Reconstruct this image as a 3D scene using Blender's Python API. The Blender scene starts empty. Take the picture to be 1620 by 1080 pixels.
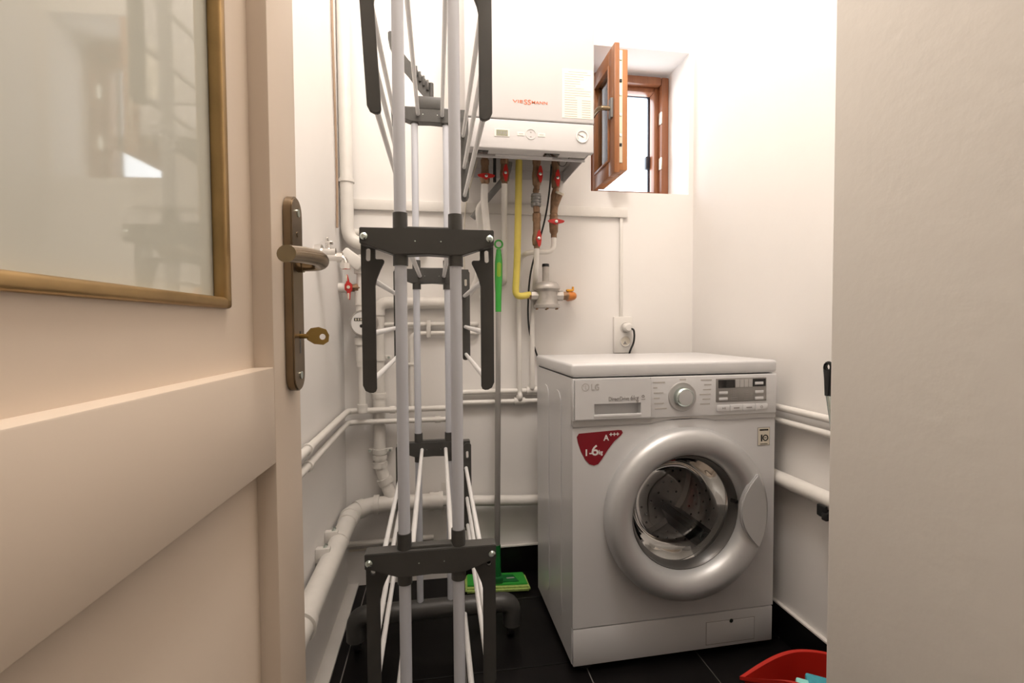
import bpy, bmesh, math, random
from mathutils import Vector, Matrix
random.seed(4)
S = bpy.context.scene
COL = S.collection

# ------------------------------------------------------------------ camera
F_PX, YAW, PITCH, CAM_H, ROLL = 755.0, 0.156, 0.0325, 0.955, -0.006
fw = Vector((math.sin(YAW)*math.cos(PITCH), math.cos(YAW)*math.cos(PITCH), -math.sin(PITCH)))
rt = Vector((math.cos(YAW), -math.sin(YAW), 0)); up = rt.cross(fw)
rt, up = rt*math.cos(ROLL)+up*math.sin(ROLL), up*math.cos(ROLL)-rt*math.sin(ROLL)
CAM = Vector((0, 0, CAM_H))
cd = bpy.data.cameras.new('camera'); cam = bpy.data.objects.new('camera', cd); COL.objects.link(cam)
m = Matrix((rt, up, -fw)).transposed().to_4x4(); m.translation = CAM
cam.matrix_world = m
cd.sensor_fit = 'HORIZONTAL'; cd.sensor_width = 36.0; cd.lens = 36.0*F_PX/1620.0; cd.clip_start = 0.01
S.camera = cam

# ------------------------------------------------------------------ world, lights, exposure
w = bpy.data.worlds.new('sky'); S.world = w; w.use_nodes = True
bg = w.node_tree.nodes['Background']; bg.inputs[0].default_value = (0.86, 0.93, 1.0, 1); bg.inputs[1].default_value = 6.0
S.view_settings.view_transform = 'Standard'; S.view_settings.look = 'None'
S.view_settings.exposure = 0.0; S.view_settings.gamma = 1.0; S.view_settings.use_curve_mapping = False
def area_light(name, loc, size, energy, color):
    ld = bpy.data.lights.new(name, 'AREA'); ld.shape = 'DISK'; ld.size = size; ld.energy = energy; ld.color = color
    o = bpy.data.objects.new(name, ld); COL.objects.link(o); o.location = loc
    return o
ld = bpy.data.lights.new('laundry_light', 'POINT'); ld.energy = 49; ld.color = (1.0, 0.93, 0.87); ld.shadow_soft_size = 0.17
lo = bpy.data.objects.new('laundry_light', ld); COL.objects.link(lo); lo.location = (0.24, 0.66, 2.75)      # bulb of the pendant lamp
area_light('hall_fill', (0.15, -0.95, 3.20), 0.50, 15, (1.0, 0.93, 0.86))  # unseen fill light added behind the lens, lifts door, near wall and machine

# ------------------------------------------------------------------ pixel -> place (direction from the lens, distance from the surface touched)
def ray(x, y): return fw + rt*((x-810)/F_PX) + up*((540-y)/F_PX)
def at(x, y, X=None, Y=None, Z=None):
    r = ray(x, y)
    t = X/r.x if X is not None else (Y/r.y if Y is not None else (Z-CAM_H)/r.z)
    return CAM + r*t

# ------------------------------------------------------------------ materials
MATS = {}
def mat(name, col, rough=0.5, metal=0.0, var=0.03, scale=8.0, bump=0.0, bscale=60.0, spec=0.5, coat=0.0, emit=None):
    if name in MATS: return MATS[name]
    m = bpy.data.materials.new(name); m.use_nodes = True; MATS[name] = m
    nt = m.node_tree; b = nt.nodes['Principled BSDF']
    b.inputs['Roughness'].default_value = rough; b.inputs['Metallic'].default_value = metal
    b.inputs['Specular IOR Level'].default_value = spec; b.inputs['Coat Weight'].default_value = coat
    tc = nt.nodes.new('ShaderNodeTexCoord')
    n = nt.nodes.new('ShaderNodeTexNoise'); n.inputs['Scale'].default_value = scale; n.inputs['Detail'].default_value = 4
    nt.links.new(tc.outputs['Object'], n.inputs['Vector'])
    r = nt.nodes.new('ShaderNodeValToRGB')
    r.color_ramp.elements[0].position = 0.3; r.color_ramp.elements[1].position = 0.7
    r.color_ramp.elements[0].color = (*[max(0, c*(1-var)) for c in col], 1)
    r.color_ramp.elements[1].color = (*[min(1, c*(1+var)) for c in col], 1)
    nt.links.new(n.outputs['Fac'], r.inputs['Fac']); nt.links.new(r.outputs['Color'], b.inputs['Base Color'])
    if bump > 0:
        n2 = nt.nodes.new('ShaderNodeTexNoise'); n2.inputs['Scale'].default_value = bscale; n2.inputs['Detail'].default_value = 3
        nt.links.new(tc.outputs['Object'], n2.inputs['Vector'])
        bp = nt.nodes.new('ShaderNodeBump'); bp.inputs['Strength'].default_value = bump; bp.inputs['Distance'].default_value = 0.004
        nt.links.new(n2.outputs['Fac'], bp.inputs['Height']); nt.links.new(bp.outputs['Normal'], b.inputs['Normal'])
    if emit:
        b.inputs['Emission Color'].default_value = (*emit[0], 1); b.inputs['Emission Strength'].default_value = emit[1]
    return m
def glass_mat(name, tint, gloss=0.10, rough=0.0):
    m = bpy.data.materials.new(name); m.use_nodes = True; MATS[name] = m
    nt = m.node_tree; nt.nodes.remove(nt.nodes['Principled BSDF'])
    out = nt.nodes['Material Output']
    t = nt.nodes.new('ShaderNodeBsdfTransparent'); t.inputs[0].default_value = (*tint, 1)
    g = nt.nodes.new('ShaderNodeBsdfGlossy'); g.inputs['Roughness'].default_value = rough
    fr = nt.nodes.new('ShaderNodeFresnel'); fr.inputs[0].default_value = 1.5
    ad = nt.nodes.new('ShaderNodeMath'); ad.operation = 'ADD'; ad.inputs[1].default_value = gloss; ad.use_clamp = True
    mx = nt.nodes.new('ShaderNodeMixShader')
    nt.links.new(fr.outputs[0], ad.inputs[0]); nt.links.new(ad.outputs[0], mx.inputs[0])
    nt.links.new(t.outputs[0], mx.inputs[1]); nt.links.new(g.outputs[0], mx.inputs[2]); nt.links.new(mx.outputs[0], out.inputs[0])
    return m
def wood_mat(name, c1, c2, rough=0.35):
    m = bpy.data.materials.new(name); m.use_nodes = True; MATS[name] = m
    nt = m.node_tree; b = nt.nodes['Principled BSDF']; b.inputs['Roughness'].default_value = rough
    tc = nt.nodes.new('ShaderNodeTexCoord'); mp = nt.nodes.new('ShaderNodeMapping'); mp.inputs['Scale'].default_value = (40, 40, 3)
    n = nt.nodes.new('ShaderNodeTexNoise'); n.inputs['Scale'].default_value = 1.6; n.inputs['Detail'].default_value = 5
    r = nt.nodes.new('ShaderNodeValToRGB'); r.color_ramp.elements[0].color = (*c1, 1); r.color_ramp.elements[1].color = (*c2, 1)
    r.color_ramp.elements[0].position = 0.3; r.color_ramp.elements[1].position = 0.7
    nt.links.new(tc.outputs['Object'], mp.inputs[0]); nt.links.new(mp.outputs[0], n.inputs['Vector'])
    nt.links.new(n.outputs['Fac'], r.inputs['Fac']); nt.links.new(r.outputs['Color'], b.inputs['Base Color'])
    return m
WALL = mat('wall_paint', (0.90, 0.865, 0.83), 0.75, var=0.02, scale=2.5, bump=0.10, bscale=35, spec=0.2)
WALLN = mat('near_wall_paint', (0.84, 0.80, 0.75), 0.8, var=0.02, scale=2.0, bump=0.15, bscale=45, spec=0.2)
PIPE = mat('white_pipe_paint', (0.82, 0.785, 0.735), 0.38, var=0.03, scale=25, bump=0.06, bscale=90)
INSUL = mat('white_tape_wrap', (0.80, 0.775, 0.735), 0.6, var=0.04, scale=30, bump=0.3, bscale=60)
CEIL = mat('ceiling_paint', (0.89, 0.87, 0.84), 0.8, var=0.01)
TILE = mat('black_tile', (0.007, 0.006, 0.006), 0.30, var=0.25, scale=14, bump=0.02, bscale=200, spec=0.18)
GROUT = mat('grout', (0.30, 0.28, 0.26), 0.9, var=0.1)
PLAST = mat('white_plaster', (0.83, 0.79, 0.74), 0.75, var=0.03, bump=0.15)
DOORP = mat('door_paint', (0.70, 0.585, 0.475), 0.42, var=0.012, scale=3, bump=0.05, bscale=25)
BRONZE = mat('bronze_bead', (0.40, 0.265, 0.115), 0.35, 0.75, var=0.12, scale=30)
PLATE = mat('bronze_plate', (0.225, 0.165, 0.105), 0.34, 0.85, var=0.18, scale=18)
LEVER = mat('bronze_lever', (0.29, 0.22, 0.14), 0.25, 0.9, var=0.2, scale=25)
KEYM = mat('brass_key', (0.38, 0.25, 0.08), 0.3, 0.9, var=0.15, scale=40)
STEEL = mat('steel', (0.62, 0.70, 0.67), 0.25, 1.0, var=0.05)
CHROME = mat('chrome', (0.80, 0.78, 0.75), 0.12, 1.0, var=0.03)
MILK = mat('milk_glass', (0.60, 0.595, 0.52), 0.04, var=0.01, scale=1.5, spec=0.75)
POST = mat('post_paint', (0.63, 0.645, 0.70), 0.35, var=0.015, coat=0.2)
ROD = mat('rod_paint', (0.82, 0.81, 0.80), 0.35, var=0.015)
RACKP = mat('charcoal_plastic', (0.058, 0.056, 0.052), 0.42, var=0.08, scale=20, bump=0.04, bscale=300)
RUBBER = mat('black_rubber', (0.012, 0.012, 0.012), 0.55, var=0.1)
BOILER = mat('boiler_enamel', (0.655, 0.635, 0.63), 0.5, var=0.01, scale=2, spec=0.25)
BOILG = mat('boiler_grey', (0.42, 0.40, 0.385), 0.5, var=0.04)
BRASS = mat('aged_brass', (0.24, 0.145, 0.085), 0.42, 0.5, var=0.3, scale=60, bump=0.1, bscale=200)
RED = mat('red_handle', (0.55, 0.025, 0.02), 0.3, var=0.1, scale=40)
YELLOW = mat('yellow_hose', (0.78, 0.64, 0.13), 0.45, var=0.03, scale=30)
CAST = mat('cast_aluminium', (0.46, 0.43, 0.40), 0.42, 0.5, var=0.12, scale=40, bump=0.1, bscale=150)
ORANGE = mat('orange_paint', (0.62, 0.20, 0.03), 0.4, var=0.12, scale=40)
AMBER = mat('amber_handle', (0.80, 0.36, 0.02), 0.4, var=0.06)
GREYH = mat('grey_hose', (0.22, 0.215, 0.21), 0.5, var=0.06)
WOOD = wood_mat('stained_wood', (0.29, 0.105, 0.035), (0.41, 0.165, 0.06))
WOODL = wood_mat('stained_wood_edge', (0.42, 0.17, 0.06), (0.52, 0.23, 0.085))
WOODF = wood_mat('stained_wood_frame', (0.22, 0.08, 0.035), (0.30, 0.115, 0.05))
ALU = mat('hardware_strip', (0.72, 0.68, 0.55), 0.3, 0.7, var=0.05)
DARKF = mat('dark_frame', (0.02, 0.026, 0.045), 0.4, var=0.05)
WGLASS = glass_mat('window_glass', (0.90, 0.95, 0.96), 0.06)
ENAM = mat('washer_enamel', (0.70, 0.69, 0.69), 0.28, var=0.008, scale=3)
SILVER = mat('washer_silver', (0.60, 0.60, 0.60), 0.42, 0.45, var=0.01, scale=5)
SILVB = mat('silver_band', (0.50, 0.485, 0.475), 0.35, 0.3, var=0.01)
PANELG = mat('panel_grey', (0.30, 0.285, 0.27), 0.3, 0.4, var=0.02)
BLACKP = mat('black_gloss', (0.015, 0.013, 0.013), 0.1, var=0.05)
INK = mat('grey_print', (0.30, 0.28, 0.27), 0.6, var=0.05)
INKL = mat('pale_print', (0.52, 0.49, 0.46), 0.6, var=0.05)
STKR = mat('red_sticker', (0.24, 0.006, 0.016), 0.3, var=0.10, scale=6)
WHITEP = mat('white_print', (0.85, 0.83, 0.81), 0.5, var=0.01)
CREAMP = mat('cream_sticker', (0.72, 0.66, 0.54), 0.5, var=0.02)
PAPER = mat('cream_paper', (0.84, 0.80, 0.71), 0.7, var=0.015, scale=20)
LOGO = mat('orange_print', (0.72, 0.17, 0.06), 0.5, var=0.02)
LCD = mat('lcd', (0.30, 0.31, 0.22), 0.2, var=0.04)
DGLASS = glass_mat('door_glass', (0.80, 0.80, 0.81), 0.01)
DRUM = mat('drum_steel', (0.50, 0.49, 0.48), 0.32, 0.95, var=0.1, scale=14)
GASK = mat('gasket_rubber', (0.17, 0.163, 0.15), 0.5, var=0.05)
DKRIM = mat('dark_rim', (0.10, 0.095, 0.09), 0.3, 0.3, var=0.1)
LIFT = mat('lifter', (0.02, 0.03, 0.03), 0.3, var=0.2)
GREEN = mat('green_plastic', (0.045, 0.38, 0.05), 0.35, var=0.08, scale=15)
LIME = mat('lime_grip', (0.26, 0.46, 0.03), 0.45, var=0.06)
DGREEN = mat('dark_green_plastic', (0.012, 0.16, 0.035), 0.35, var=0.15, scale=20)
LIMEC = mat('lime_cloth', (0.45, 0.60, 0.16), 0.9, var=0.15, scale=120, bump=0.6, bscale=300)
REDB = mat('red_bucket', (0.46, 0.018, 0.010), 0.35, var=0.05)
TEAL = mat('teal_cloth', (0.05, 0.30, 0.36), 0.85, var=0.1, scale=80, bump=0.4, bscale=200)
AQUA = mat('aqua_foam', (0.30, 0.72, 0.66), 0.9, var=0.08, scale=120, bump=0.4, bscale=250)
SOCK = mat('socket_plastic', (0.82, 0.785, 0.74), 0.35, var=0.01)
CABLEB = mat('brown_cable', (0.36, 0.25, 0.17), 0.6, var=0.06)
CABLEW = mat('pale_cable', (0.74, 0.68, 0.58), 0.5, var=0.03)

# ------------------------------------------------------------------ mesh helpers
def NB(): return bmesh.new()
def merge(dst, src):
    vm = {v: dst.verts.new(v.co) for v in src.verts}
    for f in src.faces:
        try: nf = dst.faces.new([vm[v] for v in f.verts]); nf.smooth = f.smooth
        except ValueError: pass
    src.free(); return dst
def box(bm, x0, y0, z0, x1, y1, z1, bev=0.0, seg=2, rot=None, piv=None):
    b = bmesh.new(); bmesh.ops.create_cube(b, size=1)
    for v in b.verts:
        v.co = Vector((x0+(v.co.x+.5)*(x1-x0), y0+(v.co.y+.5)*(y1-y0), z0+(v.co.z+.5)*(z1-z0)))
    if bev > 0: bmesh.ops.bevel(b, geom=b.edges[:], offset=bev, segments=seg, affect='EDGES', profile=0.5)
    if rot is not None:
        p = Vector(piv)
        for v in b.verts: v.co = p + rot @ (v.co-p)
    return merge(bm, b)
def frame_of(d):
    d = d.normalized(); a = Vector((0, 0, 1)) if abs(d.z) < .9 else Vector((1, 0, 0))
    u = d.cross(a).normalized(); return u, d.cross(u).normalized()
def fillet(pts, r, n=6):
    pts = [Vector(p) for p in pts]; out = [pts[0]]
    for i in range(1, len(pts)-1):
        a, b, c = pts[i-1], pts[i], pts[i+1]
        d1 = (a-b); d2 = (c-b); l = min(r, d1.length*.49, d2.length*.49)
        p, q = b+d1.normalized()*l, b+d2.normalized()*l
        for k in range(n+1):
            t = k/n; out.append(p*(1-t)**2 + b*2*t*(1-t) + q*t*t)
    out.append(pts[-1]); return out
def tube(bm, pts, r, seg=14, caps=True, fr=0.0, flat=None):
    pts = [Vector(p) for p in pts]
    if fr > 0: pts = fillet(pts, fr)
    n = len(pts); rings = []; u = None
    for i, p in enumerate(pts):
        d = (pts[min(i+1, n-1)]-pts[max(i-1, 0)]).normalized()
        if u is None: u, v = frame_of(d)
        else:
            u = (u - d*u.dot(d)).normalized(); v = d.cross(u).normalized()
        rr = r[i] if isinstance(r, (list, tuple)) else r
        if flat: rings.append([bm.verts.new(p + u*(math.cos(2*math.pi*k/seg)*rr*flat[0]) + v*(math.sin(2*math.pi*k/seg)*rr*flat[1])) for k in range(seg)])
        else: rings.append([bm.verts.new(p + (u*math.cos(2*math.pi*k/seg) + v*math.sin(2*math.pi*k/seg))*rr) for k in range(seg)])
    for i in range(n-1):
        for k in range(seg):
            f = bm.faces.new((rings[i][k], rings[i][(k+1) % seg], rings[i+1][(k+1) % seg], rings[i+1][k])); f.smooth = True
    if caps: bm.faces.new(rings[0][::-1]); bm.faces.new(rings[-1])
    return bm
def lathe(bm, prof, o, axis, seg=32, closed=False):
    o = Vector(o); a = Vector(axis).normalized(); u, v = frame_of(a); rings = []
    for r, d in prof:
        if r < 1e-6: rings.append([bm.verts.new(o+a*d)])
        else: rings.append([bm.verts.new(o + a*d + (u*math.cos(2*math.pi*k/seg)+v*math.sin(2*math.pi*k/seg))*r) for k in range(seg)])
    idx = list(range(len(rings)-1)) + ([-1] if closed else [])
    for i in idx:
        A, B = rings[i], rings[i+1] if i >= 0 else rings[0]
        for k in range(seg):
            k2 = (k+1) % seg
            if len(A) == 1 and len(B) == 1: continue
            if len(A) == 1: f = bm.faces.new((A[0], B[k2], B[k]))
            elif len(B) == 1: f = bm.faces.new((A[k], A[k2], B[0]))
            else: f = bm.faces.new((A[k], A[k2], B[k2], B[k]))
            f.smooth = True
    return bm
def cyl(bm, p0, p1, r, seg=20, r1=None):
    p0, p1 = Vector(p0), Vector(p1); L = (p1-p0).length
    return lathe(bm, [(0, 0), (r, 0), (r1 if r1 is not None else r, L), (0, L)], p0, p1-p0, seg)
def prism(bm, poly, o, ex, ey, ez, t, bev=0.0, holes=()):
    """polygon (2-D) in the ex/ey plane, extruded along ez by t; holes are polygons too"""
    o, ex, ey, ez = Vector(o), Vector(ex), Vector(ey), Vector(ez)
    b = bmesh.new()
    loops = [poly] + list(holes); es = []
    for lp in loops:
        vs = [b.verts.new(o+ex*p[0]+ey*p[1]) for p in lp]
        es += [b.edges.new((vs[i], vs[(i+1) % len(vs)])) for i in range(len(vs))]
    if holes: bmesh.ops.triangle_fill(b, use_beauty=True, use_dissolve=False, edges=es)
    else: b.faces.new(b.verts[:])
    g = bmesh.ops.extrude_face_region(b, geom=b.faces[:])
    bmesh.ops.translate(b, verts=[e for e in g['geom'] if isinstance(e, bmesh.types.BMVert)], vec=ez*t)
    bmesh.ops.recalc_face_normals(b, faces=b.faces[:])
    if bev > 0:
        ed = [e for e in b.edges if len(e.link_faces) == 2 and e.calc_face_angle(0) > 0.9]
        bmesh.ops.bevel(b, geom=ed, offset=bev, segments=2, affect='EDGES')
    return merge(bm, b)
def arc(cx, cy, r, a0, a1, n=8):
    return [(cx+r*math.cos(math.radians(a0+(a1-a0)*k/n)), cy+r*math.sin(math.radians(a0+(a1-a0)*k/n))) for k in range(n+1)]
def rrect(x0, y0, x1, y1, r, n=4):
    return arc(x1-r, y1-r, r, 0, 90, n)+arc(x0+r, y1-r, r, 90, 180, n)+arc(x0+r, y0+r, r, 180, 270, n)+arc(x1-r, y0+r, r, 270, 360, n)
ROOT = {}
def mesh_obj(name, bm, m, sharp=32):
    bmesh.ops.recalc_face_normals(bm, faces=bm.faces[:])
    me = bpy.data.meshes.new(name); bm.to_mesh(me); bm.free()
    me.materials.append(m)
    for p in me.polygons: p.use_smooth = True
    me.set_sharp_from_angle(angle=math.radians(sharp))
    o = bpy.data.objects.new(name, me); COL.objects.link(o); return o
def part(name, bm, m, parent, label=None, local=False):
    root = parent
    while root.parent: root = root.parent
    if not local and root.name not in LOCAL:
        for v in bm.verts: v.co -= root.location
    o = mesh_obj(name, bm, m); o.parent = parent
    if label: o['label'] = label
    return o
LOCAL = set()
def tag(o, label, cat, group=None):
    o['label'] = label; o['category'] = cat
    if group: o['group'] = group
    return o
def thing(name, label, cat, loc, rz=0.0, group=None, local=False):
    o = bpy.data.objects.new(name, None); COL.objects.link(o); o.location = loc; o.rotation_euler = (0, 0, rz)
    o.empty_display_size = 0.05
    if local: LOCAL.add(o.name)
    return tag(o, label, cat, group)
def single(name, bm, m, label, cat, group=None):
    return tag(mesh_obj(name, bm, m), label, cat, group)
def struct(name, bm, m, label=None):
    o = mesh_obj(name, bm, m); o['kind'] = 'structure'
    if label: o['label'] = label
    return o
def text_bm(txt, size, o, ex, ey, depth=0.0005, bold=0.0, align='LEFT', width=None):
    c = bpy.data.curves.new('txt', 'FONT'); c.body = txt; c.size = size; c.align_x = align; c.extrude = depth; c.offset = bold; c.resolution_u = 3
    t = bpy.data.objects.new('txt', c); COL.objects.link(t)
    dg = bpy.context.evaluated_depsgraph_get(); me = bpy.data.meshes.new_from_object(t.evaluated_get(dg))
    bm = bmesh.new(); bm.from_mesh(me)
    bpy.data.objects.remove(t); bpy.data.curves.remove(c); bpy.data.meshes.remove(me)
    o, ex, ey = Vector(o), Vector(ex), Vector(ey); ez = ex.cross(ey)
    sx = 1.0
    if width and bm.verts:
        xs = [v.co.x for v in bm.verts]; sx = width/(max(xs)-min(xs))
    for v in bm.verts: v.co = o + ex*(v.co.x*sx) + ey*v.co.y + ez*v.co.z
    return bm

# ------------------------------------------------------------------ the room
XL, XR, YB, HC = -0.335, 1.03, 1.81, 3.30
NIBX, NIBY = 0.52, 0.566
WX0, WX1, WZ0, WZ1, YO = 0.60, 1.01, 1.48, 2.04, 2.10       # window opening, outside face of the wall
bm = NB(); box(bm, -1.4, -1.9, -0.12, 1.7, 2.3, -0.004); FLOOR = struct('floor', bm, GROUT, 'black tiled floor with pale grout lines')
P_T, GAP = 0.3355, 0.0035
xs = [-0.295] + [-0.265+P_T*k for k in range(4)] + [XR-0.004]
ys = [1.621-P_T*k for k in range(6)][::-1] + [YB-0.004]
cache = {}
def tile(nm, sx, sy, sz, loc, m, parent):
    key = (round(sx, 4), round(sy, 4), round(sz, 4))
    if key not in cache:
        b = NB(); box(b, 0, 0, -sz, sx, sy, 0, bev=0.0008, seg=1)
        o = mesh_obj(nm, b, m); cache[key] = o.data
    else:
        o = bpy.data.objects.new(nm, cache[key]); COL.objects.link(o)
    o.parent = parent; o.location = loc; return o
for i in range(len(xs)-1):
    for j in range(len(ys)-1):
        if ys[j+1] < -0.05: continue
        tile('floor_tile', xs[i+1]-xs[i]-GAP, ys[j+1]-ys[j]-GAP, 0.008, (xs[i], ys[j], 0.0), TILE, FLOOR)
bm = NB(); box(bm, XL-0.01, -0.08, -0.01, -0.2965, YB, 0.003); struct('trim_1', bm, PLAST, 'pale plaster strip between the left wall and the tiles')
bm = NB(); box(bm, -1.4, -1.9, HC, 1.7, 2.3, HC+0.1); struct('ceiling', bm, CEIL)
bm = NB(); box(bm, XL-0.15, -0.08, -0.1, XL, YB+0.30, HC); struct('wall_left', bm, WALL, 'cream white wall behind the open door')
bm = NB()
box(bm, XL-0.15, YB, -0.1, WX0, YO, HC); box(bm, WX1, YB, -0.1, XR+0.2, YO, HC)
box(bm, WX0, YB, -0.1, WX1, YO, WZ0); box(bm, WX0, YB, WZ1, WX1, YO, HC)
struct('wall_back', bm, WALL, 'cream white back wall with a deep window niche')
bm = NB(); box(bm, XR, -0.08, -0.1, XR+0.15, YB+0.3, HC); struct('wall_right', bm, WALL, 'cream white wall with three pipes')
bm = NB(); box(bm, NIBX, -0.08, -0.1, XR+0.05, NIBY, HC, bev=0.006, seg=3); struct('wall_near_right', bm, WALLN, 'plain beige wall corner in the foreground')
# doorway wall and the hall behind the lens
bm = NB(); box(bm, -1.4, -0.22, -0.1, -0.235, -0.08, HC); box(bm, NIBX, -0.22, -0.1, 1.7, -0.08, HC); box(bm, -0.235, -0.22, 2.06, NIBX, -0.08, HC)
struct('wall_front', bm, WALLN)
bm = NB(); box(bm, -1.5, -2.0, -0.1, 1.8, -1.9, HC); struct('wall_hall_back', bm, WALLN)
bm = NB(); box(bm, -1.5, -1.9, -0.1, -1.4, -0.08, HC); struct('wall_hall_left', bm, WALLN)
bm = NB(); box(bm, 1.7, -1.9, -0.1, 1.8, -0.08, HC); struct('wall_hall_right', bm, WALLN)
# black skirting tiles
bm = NB(); box(bm, 0.070, YB-0.006, 0, XR, YB, 0.100); BB = struct('baseboard_back', bm, GROUT, 'black skirting tiles on the back wall')
x = 0.071
while x < XR-0.02:
    x2 = min(x+P_T, XR-0.013)
    b = NB(); box(b, x, YB-0.011, 0.001, x2-GAP, YB-0.005, 0.1015, bev=0.0008, seg=1); o = mesh_obj('skirting_tile', b, TILE); o.parent = BB; x = x2
bm = NB(); box(bm, XR-0.006, NIBY, 0, XR, YB, 0.100); BR = struct('baseboard_right', bm, GROUT, 'black skirting tiles on the right wall')
for j in range(len(ys)-1):
    a, c = max(ys[j], NIBY), ys[j+1]
    if c-a < 0.03: continue
    b = NB(); box(b, XR-0.011, a, 0.001, XR-0.005, c-GAP, 0.1015, bev=0.0008, seg=1); o = mesh_obj('skirting_tile', b, TILE); o.parent = BR
bm = NB(); box(bm, 0.07, YB-0.012, 0.1015, XR, YB, 0.106); struct('trim_2', bm, PLAST)
bm = NB(); box(bm, XR-0.012, NIBY, 0.1015, XR, YB, 0.106); struct('trim_3', bm, PLAST)
# cable trunking
bm = NB(); box(bm, XL+0.002, YB-0.016, 1.378, 0.745, YB, 1.415, bev=0.002); struct('trim_4', bm, PIPE, 'long white horizontal cable trunking on the back wall')
bm = NB(); box(bm, 0.716, YB-0.010, 0.985, 0.728, YB, 1.379, bev=0.0015); struct('trim_5', bm, PIPE, 'thin white vertical cable trunking above the socket')
# housings out of the frame: laundry room bulb, and one added over the hall fill
for nm, lc, r_, lb in (('ceiling_lamp', (0.24, 0.66, HC), 0.06, 'bare bulb hanging on a rod in the laundry room'), ('ceiling_lamp', (0.15, -0.95, HC), 0.27, 'round ceiling housing added in the hall above the unseen fill light')):
    t = thing(nm, lb, 'lamp', lc)
    bm = NB(); lathe(bm, [(0, 0), (r_, 0), (r_, -0.05), (r_-0.012, -0.06), (r_-0.012, -0.045), (0, -0.045)], lc, (0, 0, 1), 40); part('lamp_housing', bm, STEEL, t)
    if r_ < 0.1:
        bm = NB(); cyl(bm, (lc[0], lc[1], 2.94), (lc[0], lc[1], HC-0.05), 0.008, 10); part('lamp_rod', bm, STEEL, t)

# ------------------------------------------------------------------ window
WIN = bpy.data.objects.new('window_1', None); COL.objects.link(WIN); WIN.location = (WX0, 1.98, WZ0)
WIN['kind'] = 'structure'; WIN['label'] = 'small brown wooden window standing open in the wall niche'
FY0, FY1 = 1.975, 2.045
def ring_frame(x0, x1, z0, z1, y0, y1, wd, bev=0.004):
    b = NB(); box(b, x0, y0, z0, x0+wd, y1, z1, bev); box(b, x1-wd, y0, z0, x1, y1, z1, bev)
    box(b, x0+wd, y0, z0, x1-wd, y1, z0+wd, bev); box(b, x0+wd, y0, z1-wd, x1-wd, y1, z1, bev); return b
part('window_frame', ring_frame(0.635, 1.008, 1.488, 2.028, FY0, FY1, 0.034, 0.006), WOODF, WIN, 'reddish brown wooden frame')
part('inner_rebate', ring_frame(0.667, 0.976, 1.520, 1.996, FY0+0.03, FY1+0.005, 0.022, 0.003), WOODF, WIN)
part('screen_frame', ring_frame(0.676, 0.972, 1.512, 1.998, 2.062, 2.075, 0.020, 0.002), DARKF, WIN, 'dark blue outer frame')
bm = NB(); box(bm, 0.935, 2.045, 1.655, 0.953, 2.066, 1.713, 0.004); part('screen_latch', bm, DARKF, WIN, 'black latch')
for z_ in (1.86, 1.665):
    bm = NB(); box(bm, 0.970, FY0-0.004, z_-0.032, 0.976, FY0+0.022, z_+0.020, 0.003); part('strike_plate', bm, ALU, WIN)
# open sash: hinged at the left of the frame, pulled into the room
SX0, SX1, SY0, SY1, SZ0, SZ1 = 0.652, 0.674, 1.700, 1.990, 1.522, 1.992
def sash_ring(x0, x1, y0, y1, z0, z1, wd, bev):
    b = NB(); box(b, x0, y0, z0, x1, y0+wd, z1, bev); box(b, x0, y1-wd, z0, x1, y1, z1, bev)
    box(b, x0, y0+wd, z0, x1, y1-wd, z0+wd, bev); box(b, x0, y0+wd, z1-wd, x1, y1-wd, z1, bev); return b
SASH = part('sash', sash_ring(0.654, 0.674, 1.700, 1.985, 1.520, 1.992, 0.062, 0.003), WOOD, WIN, 'brown wooden sash opened into the room')
bm = sash_ring(0.674, 0.712, 1.716, 1.975, 1.534, 1.978, 0.052, 0.003); part('sash_rebate', bm, WOODL, SASH)
bm = NB(); box(bm, 0.676, 1.7125, 1.560, 0.690, 1.7165, 1.972, 0.001); part('lock_strip', bm, ALU, SASH, 'pale metal locking strip')
for z_ in (1.625, 1.66, 1.735, 1.81, 1.86, 1.94):
    bm = NB(); box(bm, 0.678, 1.7095, z_-0.006, 0.687, 1.7130, z_+0.006, 0.001); part('lock_cam', bm, BLACKP if z_ in (1.625, 1.86) else STEEL, SASH)
bm = NB(); box(bm, 0.668, 1.755, 1.575, 0.674, 1.930, 1.937); part('pane', bm, WGLASS, SASH, 'glass pane')
bm = sash_ring(0.650, 0.656, 1.756, 1.929, 1.576, 1.936, 0.010, 0.002); part('glazing_bead', bm, WOOD, SASH)
hz = 1.762
bm = NB(); box(bm, 0.644, 1.712, hz-0.036, 0.655, 1.738, hz+0.036, 0.003); H1 = part('handle_base', bm, GREYH, SASH)
bm = NB(); tube(bm, [(0.648, 1.725, hz), (0.610, 1.725, hz), (0.603, 1.750, hz), (0.606, 1.835, hz)], 0.0085, 14, fr=0.02); part('window_handle', bm, LEVER, SASH, 'metal lever handle')

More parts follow.
